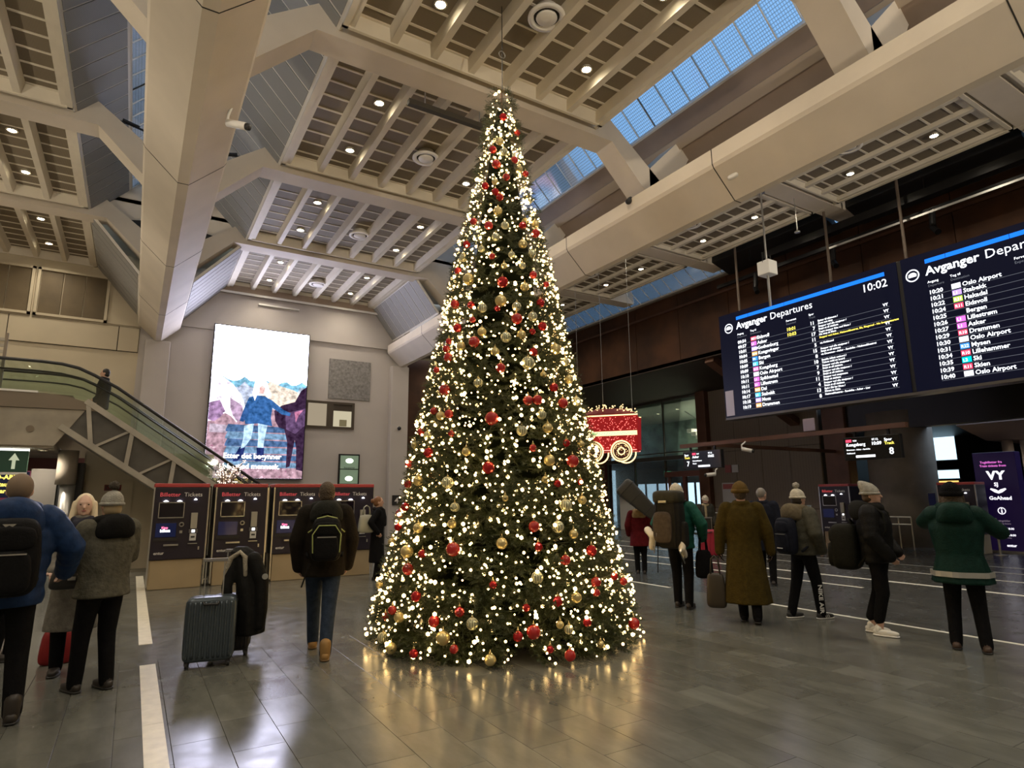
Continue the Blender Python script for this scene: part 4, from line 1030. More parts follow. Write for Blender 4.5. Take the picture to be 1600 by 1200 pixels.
MB().prism([(.46, .24), (.37, .39), (.28, .24), (.34, .24), (.34, .06), (.40, .06), (.40, .24)], -.006, 0).build('arrow', glow('arrow_white', (.85, .9, .6), .4), ex)
MB().bar((0, .04, .46), (.6, .04, .46), .05).build('lamp', glow('sign_lamp', (1, 1, .9), 2), ex); MB().bar((0, .04, -.03), (.6, .04, -.03), .05).build('lower_rail', steel, ex); MB().bar((.3, .04, .46), (.3, .04, .54), .03).build('hanger', steel, ex)
ds = thing('shop_screen', 'dark screen with yellow and white lines of lettering under the landing', 'display screen', (-2.95, 17.0, .9))
MB().cbox(0, 1.0, 0, .1, 0, 1.35, .01).build('case', mat('maroon_screen', (.05, .008, .02), .3, emit=(.10, .01, .03), es=.3), ds)
MB().box(.02, .98, -.004, 0, .78, 1.33).build('screen', navy, ds)
for s, z, sz, m in (('GO-ART', 1.17, .13, yellow_t), ('Restaurant', 1.02, .12, yellow_t), ('og bar', .88, .12, yellow_t)):
    mb = MB(); put_text(mb, s, sz, FY, (.30, -.008, z), bold=.03); mb.build('lettering', m, ds)
MB().box(.1, .9, .02, .08, -.9, 0).build('stand', blackm, ds)
kb = thing('service_cabinet', 'tall grey and black cabinet standing under the landing', 'cabinet', (-1.95, 17.0, 0)); MB().cbox(0, .48, 0, .5, 0, 2.3, .01).build('body', mat('cabinet_grey', (.13, .12, .11), .5), kb); MB().cbox(.48, .95, .05, .5, 0, 2.45, .01).build('side_unit', black, kb)
struct('wall_service', MB().box(-8, -1.05, 20.0, 20.2, 0, 2.72), mat('shopfront_brown', (.16, .06, .05), .6))
for x in (-1.75, -2.6, -3.6):
    downlight(x, 16.5, 2.68, 'added warm fill downlight under the landing', 'added fill downlights under the landing', 1.0)  # lamps added to brighten the wall below the escalator
# railing block at the far left edge of the landing
ra = thing('slatted_screen', 'pale slatted screen standing on the landing', 'screen', (-2.83, 16.1, 3.88))
MB().box(0, .05, 0, .05, 0, 1.2).build('post', taupe, ra); MB().box(.25, .30, 0, .05, 0, 1.2).build('post', taupe, ra)
for k in range(8): MB().box(-.6, .27, .01, .04, .12+.13*k, .18+.13*k).build('slat', off_white, ra)

# spot bar under the cross beam, camera on the left beam, small fittings
tr = thing('track_light', 'dark linear track light bar below the cross beam', 'track light', (3.35, 8.72, 8.12))
MB().bar((0, 0, 0), (1.62, 0, 0), .10, .09).build('bar', mat('track_dark', (.05, .045, .035), .5), tr)
for x in (.3, 1.35): MB().tube([(x, 0, .04), (x, 0, .28)], .012).build('hanger', steel, tr)
cctv((.62, 8.05, 6.42), (.8, -.55, -.25), 'white security camera on the side of the left main beam', rod=(.05, .02, .30))
fd = thing('smoke_detector', 'pale round detector on the side of the right main beam', 'detector', (7.66, 5.75, 6.62)); MB().superbox((0, 0, 0), (.05, .11, .10), .6).build('body', white_p, fd, True)
bl = thing('security_camera', 'small black dome camera on the upper edge of the right main beam', 'camera', (7.42, 7.85, 6.98)); MB().ball((-.05, 0, 0), .055).build('dome', black, bl, True); MB().box(-.03, .03, -.04, .04, .0, .09).build('bracket', black, bl)
# black sun blinds over the rooflights above the board
for yk in YS[2:6]:
    if yk < 8: struct('window_blind', MB().prism([(15.14, 9.28), (15.92, 8.68), (15.92, 8.64), (15.10, 8.90)], yk+.7, yk+P+.1), black)
# ------------------------------------------------------------------ the fir tree
TA = (3.93, 6.645)
PROF = [(0, 1.58), (.3, 1.53), (.66, 1.457), (1.42, 1.25), (2.21, 1.12), (3.03, .94), (3.88, .77), (4.77, .61), (5.7, .38), (6.66, .19), (7.15, .10), (7.27, .02)]
def trad(z):
    if z <= 0: return PROF[0][1]
    for (a, ra_), (b, rb) in zip(PROF, PROF[1:]):
        if z <= b: return ra_+(rb-ra_)*(z-a)/(b-a)
    return .02
tree = thing('christmas_tree', 'tall slim artificial fir tree covered in warm lights and baubles', 'christmas tree', (TA[0], TA[1], 0))
needle = mat('fir_needles', (.032, .046, .014), .5, noise=(30, .6, 1.5))
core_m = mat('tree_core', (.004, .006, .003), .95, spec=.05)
MB().lathe([(.09, 0), (.08, 2), (.05, 5), (.02, 7.2)], 12).build('trunk', mat('trunk_brown', (.06, .035, .02), .8), tree, True)
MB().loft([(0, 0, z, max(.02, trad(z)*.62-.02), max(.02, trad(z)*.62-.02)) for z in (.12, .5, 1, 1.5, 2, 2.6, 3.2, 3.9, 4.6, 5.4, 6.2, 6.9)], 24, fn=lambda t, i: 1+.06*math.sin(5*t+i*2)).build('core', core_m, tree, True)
rt_ = random.Random(11)
def spray(mb, base, d, L, rng, n=22, nl=.055):
    """a fir twig: stem and needles"""
    base = Vector(base); d = Vector(d).normalized(); u = d.orthogonal().normalized(); w = d.cross(u)
    tip = base+d*L
    mb.add([base+u*.004, base-u*.004, tip], [(0, 1, 2)])
    for k in range(n):
        t = (k+rng.random())/n; p = base+d*(L*t); a = rng.random()*2*PI
        q = (u*math.cos(a)+w*math.sin(a)); e = (q*.8+d*.75).normalized()*nl*(1.1-.4*t); s = d.cross(q).normalized()*.0042
        mb.add([p-s, p+s, p+e], [(0, 1, 2)])
def branch_mesh(seed):
    rng = random.Random(seed); m = MB()
    spray(m, (0, 0, 0), (1, 0, -.1), .34, rng, 30, .06)
    for k in range(9):
        t = .06+.24*k/9; s = 1 if k % 2 else -1
        spray(m, (t, 0, -.1*t), (.7, s*rng.uniform(.5, .9), rng.uniform(-.25, .3)), .20-.25*t*.5, rng, 20, .052)
    return m.mesh('branch', needle)
br_me = [branch_mesh(s) for s in range(6)]
def surf(z, th, f=1.0):
    r_ = trad(z)*f; return (math.cos(th)*r_, math.sin(th)*r_, z)
def rand_on_tree(rng):
    while True:                                     # even density over the lateral surface
        z = rng.uniform(.04, 7.2)
        if rng.random() < (trad(z)+.03)/1.61: return z, rng.uniform(-PI, PI)
cam_az = math.atan2(-TA[1], -TA[0])
def adiff(a, b): return abs((a-b+PI) % (2*PI)-PI)
cnt = 0
rest = MB()
for k in range(3600):
    z, th = rand_on_tree(rt_)
    f = rt_.uniform(.66, .86); r_ = trad(z)*f
    sc_ = rt_.uniform(.75, 1.1)*(.55+.45*min(1, trad(z)/.8))
    d = Vector((math.cos(th), math.sin(th), rt_.uniform(-.35, .15)))
    L = max(.06, min(.36*sc_, trad(z)*1.03-r_))
    M = Matrix.Translation((math.cos(th)*r_, math.sin(th)*r_, max(z, .10))) @ d.to_track_quat('X', 'Z').to_matrix().to_4x4() @ Matrix.Rotation(rt_.uniform(-.8, .8), 4, 'X') @ Matrix.Scale(max(.4, L/.34), 4)
    if cnt < 300 and z < 3.2 and adiff(th, cam_az) < 1.15 and f > .76:
        o = obj('branch', br_me[k % 6], tree); o.matrix_local = M; cnt += 1
    else:
        me = br_me[k % 6]; o_ = len(rest.v)
        rest.v += [tuple(M @ v.co) for v in me.vertices]; rest.f += [tuple(i+o_ for i in p.vertices) for p in me.polygons]
rest.build('foliage', needle, tree, kind='stuff')
MB().lathe([(.55, 0), (.55, .05), (.12, .10), (.1, .3)], 24).build('stand', blackm, tree)
# fairy lights
ls = thing('fairy_lights', 'long string of warm white fairy lights wound around the fir tree', 'string lights', (TA[0], TA[1], 0))
warm = glow('fairy_bulb', (1.0, .64, .24), BULB)
bulb_me = bpy.data.meshes.new('bulb'); bm = bmesh.new(); bmesh.ops.create_icosphere(bm, subdivisions=1, radius=.0128); bm.to_mesh(bulb_me); bm.free(); bulb_me.materials.append(warm)
bv = [v.co.copy() for v in bulb_me.vertices]; bf = [tuple(p.vertices) for p in bulb_me.polygons]
hx = []
for k in range(1500):
    z = .15+6.95*k/1500; th = 2*PI*34*k/1500; hx.append(surf(z, th, .93))
MB().tube(hx, .0035, 4).build('cable', mat('cable_green', (.01, .025, .012), .6), ls)
restb = MB(); nb_ = 0
for k in range(4800):
    z, th = rand_on_tree(rt_); f = rt_.choice((.86, .93, .97, 1.0, 1.02, 1.04)); p = Vector(surf(z, th, f)); s_ = rt_.choice((.7, .8, .9, 1.0, 1.1, 1.3, 1.75))
    if z < .05: p.z = .05
    if nb_ < 300 and adiff(th, cam_az) < 1.2 and f >= .97 and z < 2.6:
        o = obj('bulb', bulb_me, ls, p); o.scale = (s_,)*3; nb_ += 1
    else: restb.add([p+v*s_ for v in bv], bf)
restb.build('bulbs', warm, ls, kind='stuff')
# baubles: azimuth, height, radius, kind
BAUB = """-2.31,5.91,0.059,R -1.57,6.00,0.051,R -1.40,5.88,0.051,G -2.50,6.16,0.052,D -0.69,6.56,0.045,R -1.98,6.70,0.052,D -2.65,5.59,0.050,D -2.29,5.46,0.050,D -2.16,5.37,0.049,D -2.20,5.16,0.056,G -2.83,5.07,0.049,R -2.40,4.95,0.056,R -1.63,4.97,0.048,D -1.29,4.91,0.057,R -1.20,5.07,0.050,G -2.23,4.77,0.048,S -1.69,4.69,0.056,G -2.91,4.75,0.048,D -2.51,4.62,0.040,S -0.97,5.88,0.043,R -2.19,6.28,0.052,G -2.32,5.63,0.041,G -1.95,5.70,0.050,R -2.04,4.94,0.048,S -2.01,6.11,0.051,S -2.29,4.50,0.039,R -2.07,4.36,0.039,G -2.95,4.57,0.048,S -1.50,4.58,0.048,S -1.93,4.52,0.039,S -1.74,4.38,0.039,S -3.06,4.41,0.048,R -2.72,4.23,0.071,G -2.10,4.14,0.069,D -1.54,4.28,0.047,R -1.25,4.20,0.040,R -1.73,4.09,0.054,G -2.13,3.89,0.069,G -2.97,3.94,0.055,R -2.61,3.87,0.046,D -2.41,3.81,0.054,S -2.18,3.79,0.038,D -1.89,3.82,0.053,S -1.47,3.91,0.054,D -1.90,3.66,0.068,R -2.55,3.67,0.038,R -1.65,3.71,0.054,S -1.50,3.60,0.054,D -1.68,3.51,0.038,D -2.81,3.60,0.054,D -2.39,3.50,0.052,G -2.06,3.42,0.060,S -1.85,3.46,0.052,G -2.49,3.38,0.067,R -2.95,3.45,0.039,R -2.69,3.35,0.053,G -2.98,3.36,0.046,R -2.90,3.24,0.054,R -2.20,3.24,0.051,G -1.70,3.25,0.052,D -1.33,3.33,0.069,G -1.79,3.11,0.073,S -2.13,3.04,0.058,R -1.13,3.20,0.047,S -1.60,2.98,0.037,G -1.14,2.98,0.054,G 3.14,3.12,0.039,R -2.85,2.83,0.067,R -2.39,2.87,0.051,S -1.47,2.84,0.052,D -1.83,2.66,0.057,R -1.72,2.67,0.058,R -1.37,2.66,0.060,R -1.07,2.72,0.054,S -2.98,2.59,0.045,R -2.84,2.52,0.051,G -2.72,2.53,0.051,R -2.22,2.45,0.077,R 3.09,2.37,0.045,R -3.01,2.31,0.044,S 2.98,2.22,0.046,G -2.93,2.10,0.058,D -2.46,2.09,0.048,G 2.77,2.01,0.055,R -2.24,1.91,0.068,D -3.04,1.79,0.058,G -2.63,1.76,0.062,S 2.98,1.76,0.045,R -2.53,1.50,0.048,S 3.04,1.50,0.051,D 2.77,1.42,0.054,R 2.96,1.27,0.045,D -2.90,1.28,0.055,G -2.54,1.33,0.047,G -2.65,2.30,0.036,R -1.69,2.50,0.050,S -1.92,2.31,0.056,S -1.64,2.35,0.057,G -1.82,2.12,0.041,R -1.43,2.19,0.043,D -1.20,2.19,0.044,G -1.66,1.99,0.062,G -1.38,1.99,0.071,R -1.60,1.74,0.041,D -1.72,1.78,0.041,G -1.31,1.76,0.036,D -2.09,1.59,0.034,G -1.33,1.56,0.049,G -1.54,1.51,0.062,S -1.86,1.30,0.059,R -1.65,1.29,0.060,S -1.51,1.21,0.048,G 2.77,1.09,0.046,G -2.98,1.03,0.069,G -2.78,1.02,0.047,D -2.50,1.08,0.073,R -2.91,0.86,0.061,R -2.12,1.14,0.058,G 2.78,0.61,0.045,G -2.76,0.61,0.053,D -2.40,0.50,0.050,D -3.00,0.44,0.047,R -3.08,0.36,0.041,D -2.90,0.39,0.053,G -2.58,0.40,0.057,R -2.50,0.26,0.068,G -2.31,0.40,0.056,S -3.06,0.16,0.054,S -2.93,0.09,0.058,G -2.71,0.09,0.044,D -2.42,0.17,0.043,R -2.19,0.09,0.055,G -2.18,0.75,0.038,D -1.84,1.10,0.045,D -1.63,0.96,0.053,R -1.35,1.03,0.061,D -1.87,0.81,0.058,S -1.38,0.72,0.054,R -1.12,0.74,0.042,D -0.95,0.66,0.043,R -1.59,0.60,0.052,G -1.74,0.58,0.051,D -1.96,0.54,0.038,D -1.53,0.36,0.045,D -0.92,0.21,0.064,R -2.02,0.29,0.049,D -1.92,0.32,0.068,R -1.68,0.32,0.044,S -1.69,0.09,0.056,R -1.82,0.16,0.037,D -1.44,0.14,0.038,G -1.40,0.62,0.040,R -1.74,0.37,0.038,G"""
b_red = mat('bauble_red', (.42, .012, .012), .22, coat=.5); b_gold = mat('bauble_champagne', (.60, .50, .24), .3, metal=.55)
b_str = mat('bauble_clear', (.55, .55, .36), .15, metal=.7); b_str2 = mat('bauble_stripe', (.85, .82, .6), .3)
b_dk = mat('bauble_red_facet', (.50, .015, .02), .15, metal=.45, coat=.4)
cap_m = mat('bauble_cap', (.6, .5, .25), .3, metal=.9); cap_me = MB().lathe([(.012, 0), (.012, .016), (.004, .02), (.003, .04)], 8).mesh('cap', cap_m, True)
b_me = {'R': MB().ball((0, 0, 0), 1, 20, 14).mesh('ball', b_red, True), 'G': MB().ball((0, 0, 0), 1, 20, 14).mesh('ball', b_gold, True),
        'S': MB().ball((0, 0, 0), 1, 20, 14).mesh('ball', b_str, True), 'D': MB().ball((0, 0, 0), 1, 11, 8).mesh('ball', b_dk, False)}
sm = MB()
for k in range(7):
    a = PI*k/7; sm.ring((0, 0, 0), 1.0, .035, 'y', 20, 4) if k == 0 else None
    ring = MB().ring((0, 0, 0), 1.0, .04, 'y', 20, 4).xf(Matrix.Rotation(a, 4, 'Z')); sm.add(ring.v, ring.f)
stripe_me = sm.mesh('stripes', b_str2)
KIND = {'R': ('smooth glossy red bauble on the fir tree', 'smooth red baubles'), 'G': ('plain champagne gold bauble on the fir tree', 'champagne gold baubles'),
        'S': ('pale bauble with raised cream stripes on the fir tree', 'striped pale baubles'), 'D': ('sparkling faceted red bauble on the fir tree', 'faceted red baubles')}
def bauble(th, z, r_, k):
    rr = trad(z); z = max(z, r_+.012)
    x, y = TA[0]+math.cos(th)*(rr+.01), TA[1]+math.sin(th)*(rr+.01)
    size = 'large ' if r_ > .074 else ('small ' if r_ < .05 else 'medium ')
    tier = 'lowest branches' if z < .7 else 'lower branches' if z < 1.9 else 'middle branches' if z < 3.4 else 'upper branches' if z < 5.0 else 'tapering top'
    t = thing('bauble', size+KIND[k][0].replace('on the fir tree', 'on the %s of the fir tree' % tier), 'bauble', (x, y, z), 0, '%s%s on the %s' % (size, KIND[k][1], tier))
    b = obj('ball', b_me[k], t); b.scale = (r_,)*3
    obj('cap', cap_me, t, (0, 0, r_-.002))
    if k == 'S': s_ = obj('stripes', stripe_me, t); s_.scale = (r_,)*3
for t_ in BAUB.split():
    a_, z_, r_, k_ = t_.split(','); bauble(float(a_), float(z_), float(r_), k_)
for i in range(40):
    z, th = rand_on_tree(rt_)
    if adiff(th, cam_az) > 1.7 and z > .3: bauble(th, z, rt_.uniform(.045, .07), rt_.choice('RGSD'))
# the wire that holds the tree top
tc_ = thing('tree_cable', 'thin dark cable from the ceiling to the fir tree top', 'cable', (TA[0], TA[1]-.03, 7.24))
MB().tube([(0, 0, 0), (0, 0, 1.42)], .007, 6).build('wire', black, tc_); MB().ring((0, 0, .55), .05, .008, 'y').build('shackle', steel, tc_)

# ------------------------------------------------------------------ hanging wagon of lights
WD = 17.0; waz = R(40.35)
wc = (math.sin(waz)*WD, math.cos(waz)*WD)
wg = thing('light_wagon', 'hanging red rail wagon made of fairy lights with two wheels', 'light decoration', (wc[0], wc[1], 2.52), R(129.8))
# local x runs to the viewer's left, y towards the viewer is +y
wred = mat('wagon_red', (.30, .006, .010), .6, emit=(.8, .01, .02), es=.14); wl_red = glow('wagon_red_bulb', (1.0, .22, .18), 2.2); wl_warm = glow('wagon_warm_bulb', (1.0, .62, .26), 2.0); wl_green = glow('wagon_green', (.20, .75, .25), 1.6)
side = [(-.80, .30), (.80, .30), (.78, .66), (1.02, 1.22), (-.88, 1.22), (-.86, .66)]
for y in (-.35, .35): MB().prism([(p[0], p[1]) for p in side], y-.02, y+.02).build('side_panel', wred, wg)
MB().box(-.8, .8, -.33, .33, .28, .32).build('floor_panel', wred, wg)
MB().prism([(.80, .32), (.80, .36), (1.02, 1.22), (.98, 1.22), (.76, .36)], -.33, .33).build('end_panel', wred, wg); MB().box(-.86, -.82, -.33, .33, .32, 1.2).build('end_panel', wred, wg)
for y in (-.375, .375):
    MB().box(-.85, .84, y-.005, y+.005, .68, .80).build('band', mat('wagon_cream', (.65, .6, .35), .5, emit=(1, .85, .45), es=.9), wg)
    m = MB()
    for k in range(36): m.ball((-.80+.0455*k, y*1.02, .74+.018*math.sin(k*2.1)), .017, 6, 4)
    m.build('band_lights', wl_green, wg, kind='stuff')
    m = MB(); q = random.Random(5)
    for k in range(330):
        z = q.uniform(.33, 1.18)
        if .66 < z < .82: continue
        x = q.uniform(-.83, .80 if z < .7 else .80+.22*(z-.66)/.56); m.ball((x, y*1.06, z), .0085, 6, 4)
    m.build('red_lights', wl_red, wg, kind='stuff')
    e = [(-.88, 1.22), (1.02, 1.22)]; m = MB().tube([(e[0][0], y, 1.23), (e[1][0], y, 1.23)], .016, 6); m.build('rim_light', wl_warm, wg)
    MB().tube([(-.82, y, .29), (.82, y, .29)], .010, 6).build('rim_light', wl_red, wg)
for x in (.34, -.42):
    for y in (.42,):
        wh = MB().ring((x, y, .26), .27, .020, 'y', 28, 5).build('wheel', wl_warm, wg)
        MB().ring((x, y, .26), .215, .010, 'y', 24, 4).ring((x, y, .26), .09, .014, 'y', 16, 4).build('wheel_ring', wl_warm, wh)
        MB().disc((x, y-.03, .26), .25, 24, 'y', .02).build('wheel_disc', mat('wheel_dark', (.05, .01, .015), .6), wh)
        m = MB(); q = random.Random(8)
        for k in range(46): a = q.random()*2*PI; rr = .20*math.sqrt(q.random()); m.ball((x+rr*math.cos(a), y+.005, .26+rr*math.sin(a)), .0085, 5, 4)
        m.build('wheel_lights', wl_warm, wh, kind='stuff')
    MB().tube([(x, -.42, .26), (x, .40, .26)], .03).build('axle', blackm, wg); MB().ring((x, -.42, .26), .27, .020, 'y', 28, 5).build('wheel', wl_warm, wg)
q = random.Random(9); m = MB(); md = MB()
for k in range(130):
    x = q.uniform(-.8, .95); h_ = .34*(1-((x-.0)/1.15)**2)*q.uniform(.4, 1.0); m.ball((x, q.uniform(-.3, .36), 1.24+h_), .017, 6, 4)
m.build('load_lights', wl_warm, wg, kind='stuff')
md.loft([(0, 0, 1.1, .85, .33), (.0, 0, 1.3, .80, .30), (-.05, 0, 1.44, .45, .2)], 20, fn=lambda t, i: 1+.08*math.sin(7*t)).build('load', mat('load_red', (.16, .012, .02), .7), wg)
for x in (-.7, .1, .8): MB().tube([(x, 0, .9), (x, 0, 6.285)], .005, 5).build('wire', steel, wg)

# lit twig bush behind the ticket machines
tb = thing('twig_bush', 'small bare twig tree with pinkish lights behind the ticket machines', 'decoration', (1.72, 15.0, 0))
MB().lathe([(.22, 0), (.26, .55), (.24, .56), (.2, .5)], 18).build('pot', blackm, tb, True)
m = MB(); lm = MB(); q = random.Random(4)
m.tube([(0, 0, .4), (0, 0, 1.6)], .03, 6)
for k in range(46):
    a = q.random()*2*PI; e = (math.cos(a)*q.uniform(.12, .42), math.sin(a)*q.uniform(.12, .42), q.uniform(1.75, 2.5)); b_ = (0, 0, q.uniform(1.2, 1.7)); md_ = ((b_[0]+e[0])*.45, (b_[1]+e[1])*.45, (b_[2]+e[2])*.55)
    m.tube([b_, md_, e], [.01, .006, .003], 4)
    for j in range(5):
        t = q.uniform(.4, 1); lm.ball((md_[0]+(e[0]-md_[0])*t+q.uniform(-.03, .03), md_[1]+(e[1]-md_[1])*t, md_[2]+(e[2]-md_[2])*t), .011, 5, 4)
m.build('twigs', mat('twig', (.25, .18, .15), .8), tb); lm.build('lights', glow('twig_light', (1, .75, .6), 2.2), tb, kind='stuff')
# ------------------------------------------------------------------ people
skin = mat('skin', (.55, .34, .25), .5, noise=(20, .93, 1.05), spec=.3)
skin2 = mat('skin_pale', (.66, .44, .35), .5, noise=(20, .93, 1.05), spec=.3)
eye_m = mat('eye_dark', (.02, .015, .012), .2); lip_m = mat('lips', (.42, .13, .12), .45)
def two_bone(a, b, l1, l2, hint):
    a, b, hint = Vector(a), Vector(b), Vector(hint); d = b-a; L = min(d.length, l1+l2-.002); dn = d.normalized()
    x = (l1*l1-l2*l2+L*L)/(2*L); h_ = math.sqrt(max(0, l1*l1-x*x)); hp = hint-dn*hint.dot(dn); hp = hp.normalized() if hp.length > 1e-5 else dn.orthogonal().normalized()
    return a+dn*x+hp*h_
def sub(pts, n):
    out = []
    for a, b in zip(pts, pts[1:]):
        for k in range(n): out.append(Vector(a).lerp(Vector(b), k/n))
    return out+[Vector(pts[-1])]
def hand(mb, w, d, nrm, side):
    w, d = Vector(w), Vector(d).normalized(); nrm = Vector(nrm); nrm = (nrm-d*nrm.dot(d)).normalized(); a = d.cross(nrm)*side
    for i, L in enumerate((.072, .080, .075, .058)):
        k = w+d*(.090-.006*abs(i-1))+a*(.030-.021*i)
        mb.capsule([w+a*(.012-.008*i)-d*.01, k], [.016, .0125], 8)
        m_ = k+(d*.86+nrm*.5)*L*.55; t_ = m_+(d*.45+nrm*.9)*L*.45
        mb.capsule([k, m_, t_], [.0098, .009, .0078], 8)
    b0 = w+d*.02+a*.022; b1 = b0+(d*.62+a*.72+nrm*.2)*.045; b2 = b1+(d*.85+a*.25+nrm*.45)*.034
    mb.capsule([b0, b1, b2], [.014, .0115, .009], 8)
def person(label, loc, heading, H, legs=((-.09, .02, 0), (.09, -.02, 0)), arms=((-.27, .02, .86), (.27, .02, .86)), hints=((-.5, -1, -.2), (.5, -1, -.2)),
           top=None, trouser=None, shoe=None, hat=None, hair=None, hood=None, scarf=None, sk=None, bulk=.03, hem=.82, flare=0.0, puff=0.0, cropped=False, gloves=None,
           shoe_kind='shoe', look=0.0, collar=True, wide=0.0, sole=None, tgroup=None, top_name='jacket', belt=None, nod=0.0, hoodk=1.0):
    sk = sk or skin; s_ = H/1.75
    t = thing('person', label, 'person', loc, -R(heading), tgroup)
    S = Matrix.Scale(s_, 4)
    HR = Matrix.Translation((0, 0, 1.52)) @ Matrix.Rotation(R(look), 4, 'Z') @ Matrix.Rotation(R(nod), 4, 'X') @ Matrix.Translation((0, 0, -1.52))
    # joints
    hips = [Vector((-.092, 0, .90)), Vector((.092, 0, .90))]
    ank = [Vector((l[0], l[1], .085+l[2])) for l in legs]; knee = [two_bone(h_, a, .412, .410, (0, 1, .1)) for h_, a in zip(hips, ank)]
    sh = [Vector((-.185, -.01, 1.425)), Vector((.185, -.01, 1.425))]
    wr = [Vector(a) for a in arms]
    for i in (0, 1):
        d = wr[i]-sh[i]
        if d.length > .545: wr[i] = sh[i]+d.normalized()*.545
    elb = [two_bone(a, b, .29, .262, h_) for a, b, h_ in zip(sh, wr, hints)]
    # body: one continuous skin
    m = MB(); hd = MB()
    hd.ball((0, .004, 1.642), (.074, .094, .112), 20, 14); hd.ball((0, .034, 1.58), (.053, .062, .058), 14, 10)
    hd.capsule([(0, .096, 1.645), (0, .112, 1.615)], [.009, .014], 8)
    hd.ball((0, .088, 1.585), (.024, .012, .012), 8, 6); hd.ball((0, .082, 1.549), (.022, .016, .014), 8, 6); hd.ball((0, .086, 1.667), (.05, .014, .012), 10, 6)
    for q in (-1, 1): hd.ball((q*.075, -.004, 1.628), (.012, .022, .032), 8, 6)
    hd.xf(HR); m.add(hd.v, hd.f)
    m.capsule([(0, -.012, 1.44), (0, .0, 1.56)], [.062, .055], 14)
    m.loft([(0, 0, .84, .13, .09), (0, 0, .95, .15, .10), (0, 0, 1.1, .13, .09), (0, 0, 1.3, .155, .105), (0, -.005, 1.42, .15, .085), (0, -.01, 1.48, .07, .06)], 16)
    for i, q in ((0, -1), (1, 1)):
        m.capsule([sh[i], elb[i], wr[i]], [.05, .040, .028], 10)
        d = (wr[i]-elb[i]).normalized(); hand(m, wr[i], d, Vector((-q, .35, 0)) if abs(d.z) > .5 else Vector((0, 0, -1)), -1 if q > 0 else 1)
        m.capsule([hips[i], knee[i], ank[i]], [.075, .05, .036], 10)
        m.capsule([ank[i]+Vector((0, -.02, -.04)), ank[i]+Vector((0, .12, -.055))], [.034, .026], 8)
    m.xf(S); remesh(m, 'body', sk, .0088, 1, t)
    # face
    for q in (-1, 1): e = MB().ball((q*.031, .0845, 1.647), (.012, .008, .0065), 8, 6).xf(HR).xf(S); e.build('eye', eye_m, t, True)
    MB().ball((0, .0975, 1.584), (.024, .006, .007), 10, 6).xf(HR).xf(S).build('mouth', lip_m, t, True)
    # upper garment
    b = bulk; m = MB(); nz = 30
    def prof(z):
        if z < 1.0: q = (1.0-z)/max(.01, 1.0-hem) if hem < 1 else 0; return .165+b+flare*q, .115+b+flare*.85*q
        if z < 1.28: q = (z-1.0)/.28; return .165+b+.022*q+wide*q, .115+b+.018*q
        if z < 1.42: q = (z-1.28)/.14; return .187+b*(1-.3*q)+wide*(1-.4*q)-.012*q, .133+b*(1-.35*q)-.022*q
        q = (z-1.42)/.09; return (.175+b*.7+wide*.6)*(1-q)+.078*q, (.111+b*.65)*(1-q)+.075*q
    secs = []
    for k in range(nz+1):
        z = hem+(1.51-hem)*k/nz; rx, ry = prof(z); pf = 1+puff*(abs(math.sin(z*PI/.115))-.5) if z < 1.42 else 1
        secs.append((0, -.005, z, rx*pf, ry*pf))
    fold = (lambda th, i: 1+(.05*math.sin(7*th+.6)*max(0, 1-i/16) if flare > .05 else .012*math.sin(5*th+i*.5)))
    m.loft(secs, 28, fn=fold)
    for i in (0, 1):
        d = (wr[i]-elb[i]).normalized(); pts = sub([sh[i], elb[i], wr[i]+d*.02], 8); n = len(pts)
        rad = [(.066+b*.75)*(1-.36*k/(n-1))*(1+puff*1.5*(abs(math.sin(k*PI/2.4))-.5)) for k in range(n)]
        m.capsule(pts, rad, 14)
    if collar: m.tube([(math.cos(a)*.075, math.sin(a)*.075-.008, 1.50+.012*math.sin(a)) for a in [2*PI*k/16 for k in range(16)]], .03+b*.2, 8, closed=True)
    m.xf(S); gm = remesh(m, top_name, top, .0125, 2, t)
    if belt:
        rx, ry = prof(belt[0]); rs_ = MB().loft([(0, -.005, belt[0]+dz, (rx+e)*1.03, (ry+e)*1.03) for dz, e in ((-.028, .002), (-.028, .012), (.028, .012), (.028, .002))], 30, caps=False, fn=lambda th, i: fold(th, int((belt[0]-hem)/(1.51-hem)*nz))).xf(S)
        rs_.build('reflective_band', belt[1], gm)
    if hood:
        hm = MB(); hb = .02+b*.5*hoodk
        hm.superbox((0, -.095-b, 1.455), ((.15+b*.4)*(.85+.15*hoodk), .060+hb, .07+hb), .8, 20, 14, fn=lambda p: Vector((p.x, p.y-.25*p.x*p.x*-1, p.z-.45*p.x*p.x)))
        hm.tube([(math.cos(a)*.115, math.sin(a)*.10-.02, 1.50-.02*math.sin(a)) for a in [2*PI*k/18 for k in range(18)]], .04+b*.2, 8, closed=True)
        hm.xf(S); remesh(hm, 'hood', hood, .012, 2, t)
    # trousers
    m = MB(); tb_ = .0+wide*.3
    m.loft([(0, 0, .80, .13, .10), (0, 0, .86, .165, .118), (0, 0, .95, .165, .118), (0, 0, 1.02, .15, .10)], 20)
    for i in (0, 1):
        e = ank[i]+Vector((0, 0, .10 if cropped else -.02)); m.capsule(sub([hips[i]+Vector((0, 0, -.02)), knee[i], e], 4), [.098, .094, .088, .082, .076, .070, .067, .064, .060], 14)
    m.xf(S); remesh(m, 'trousers', trouser, .013, 2, t)
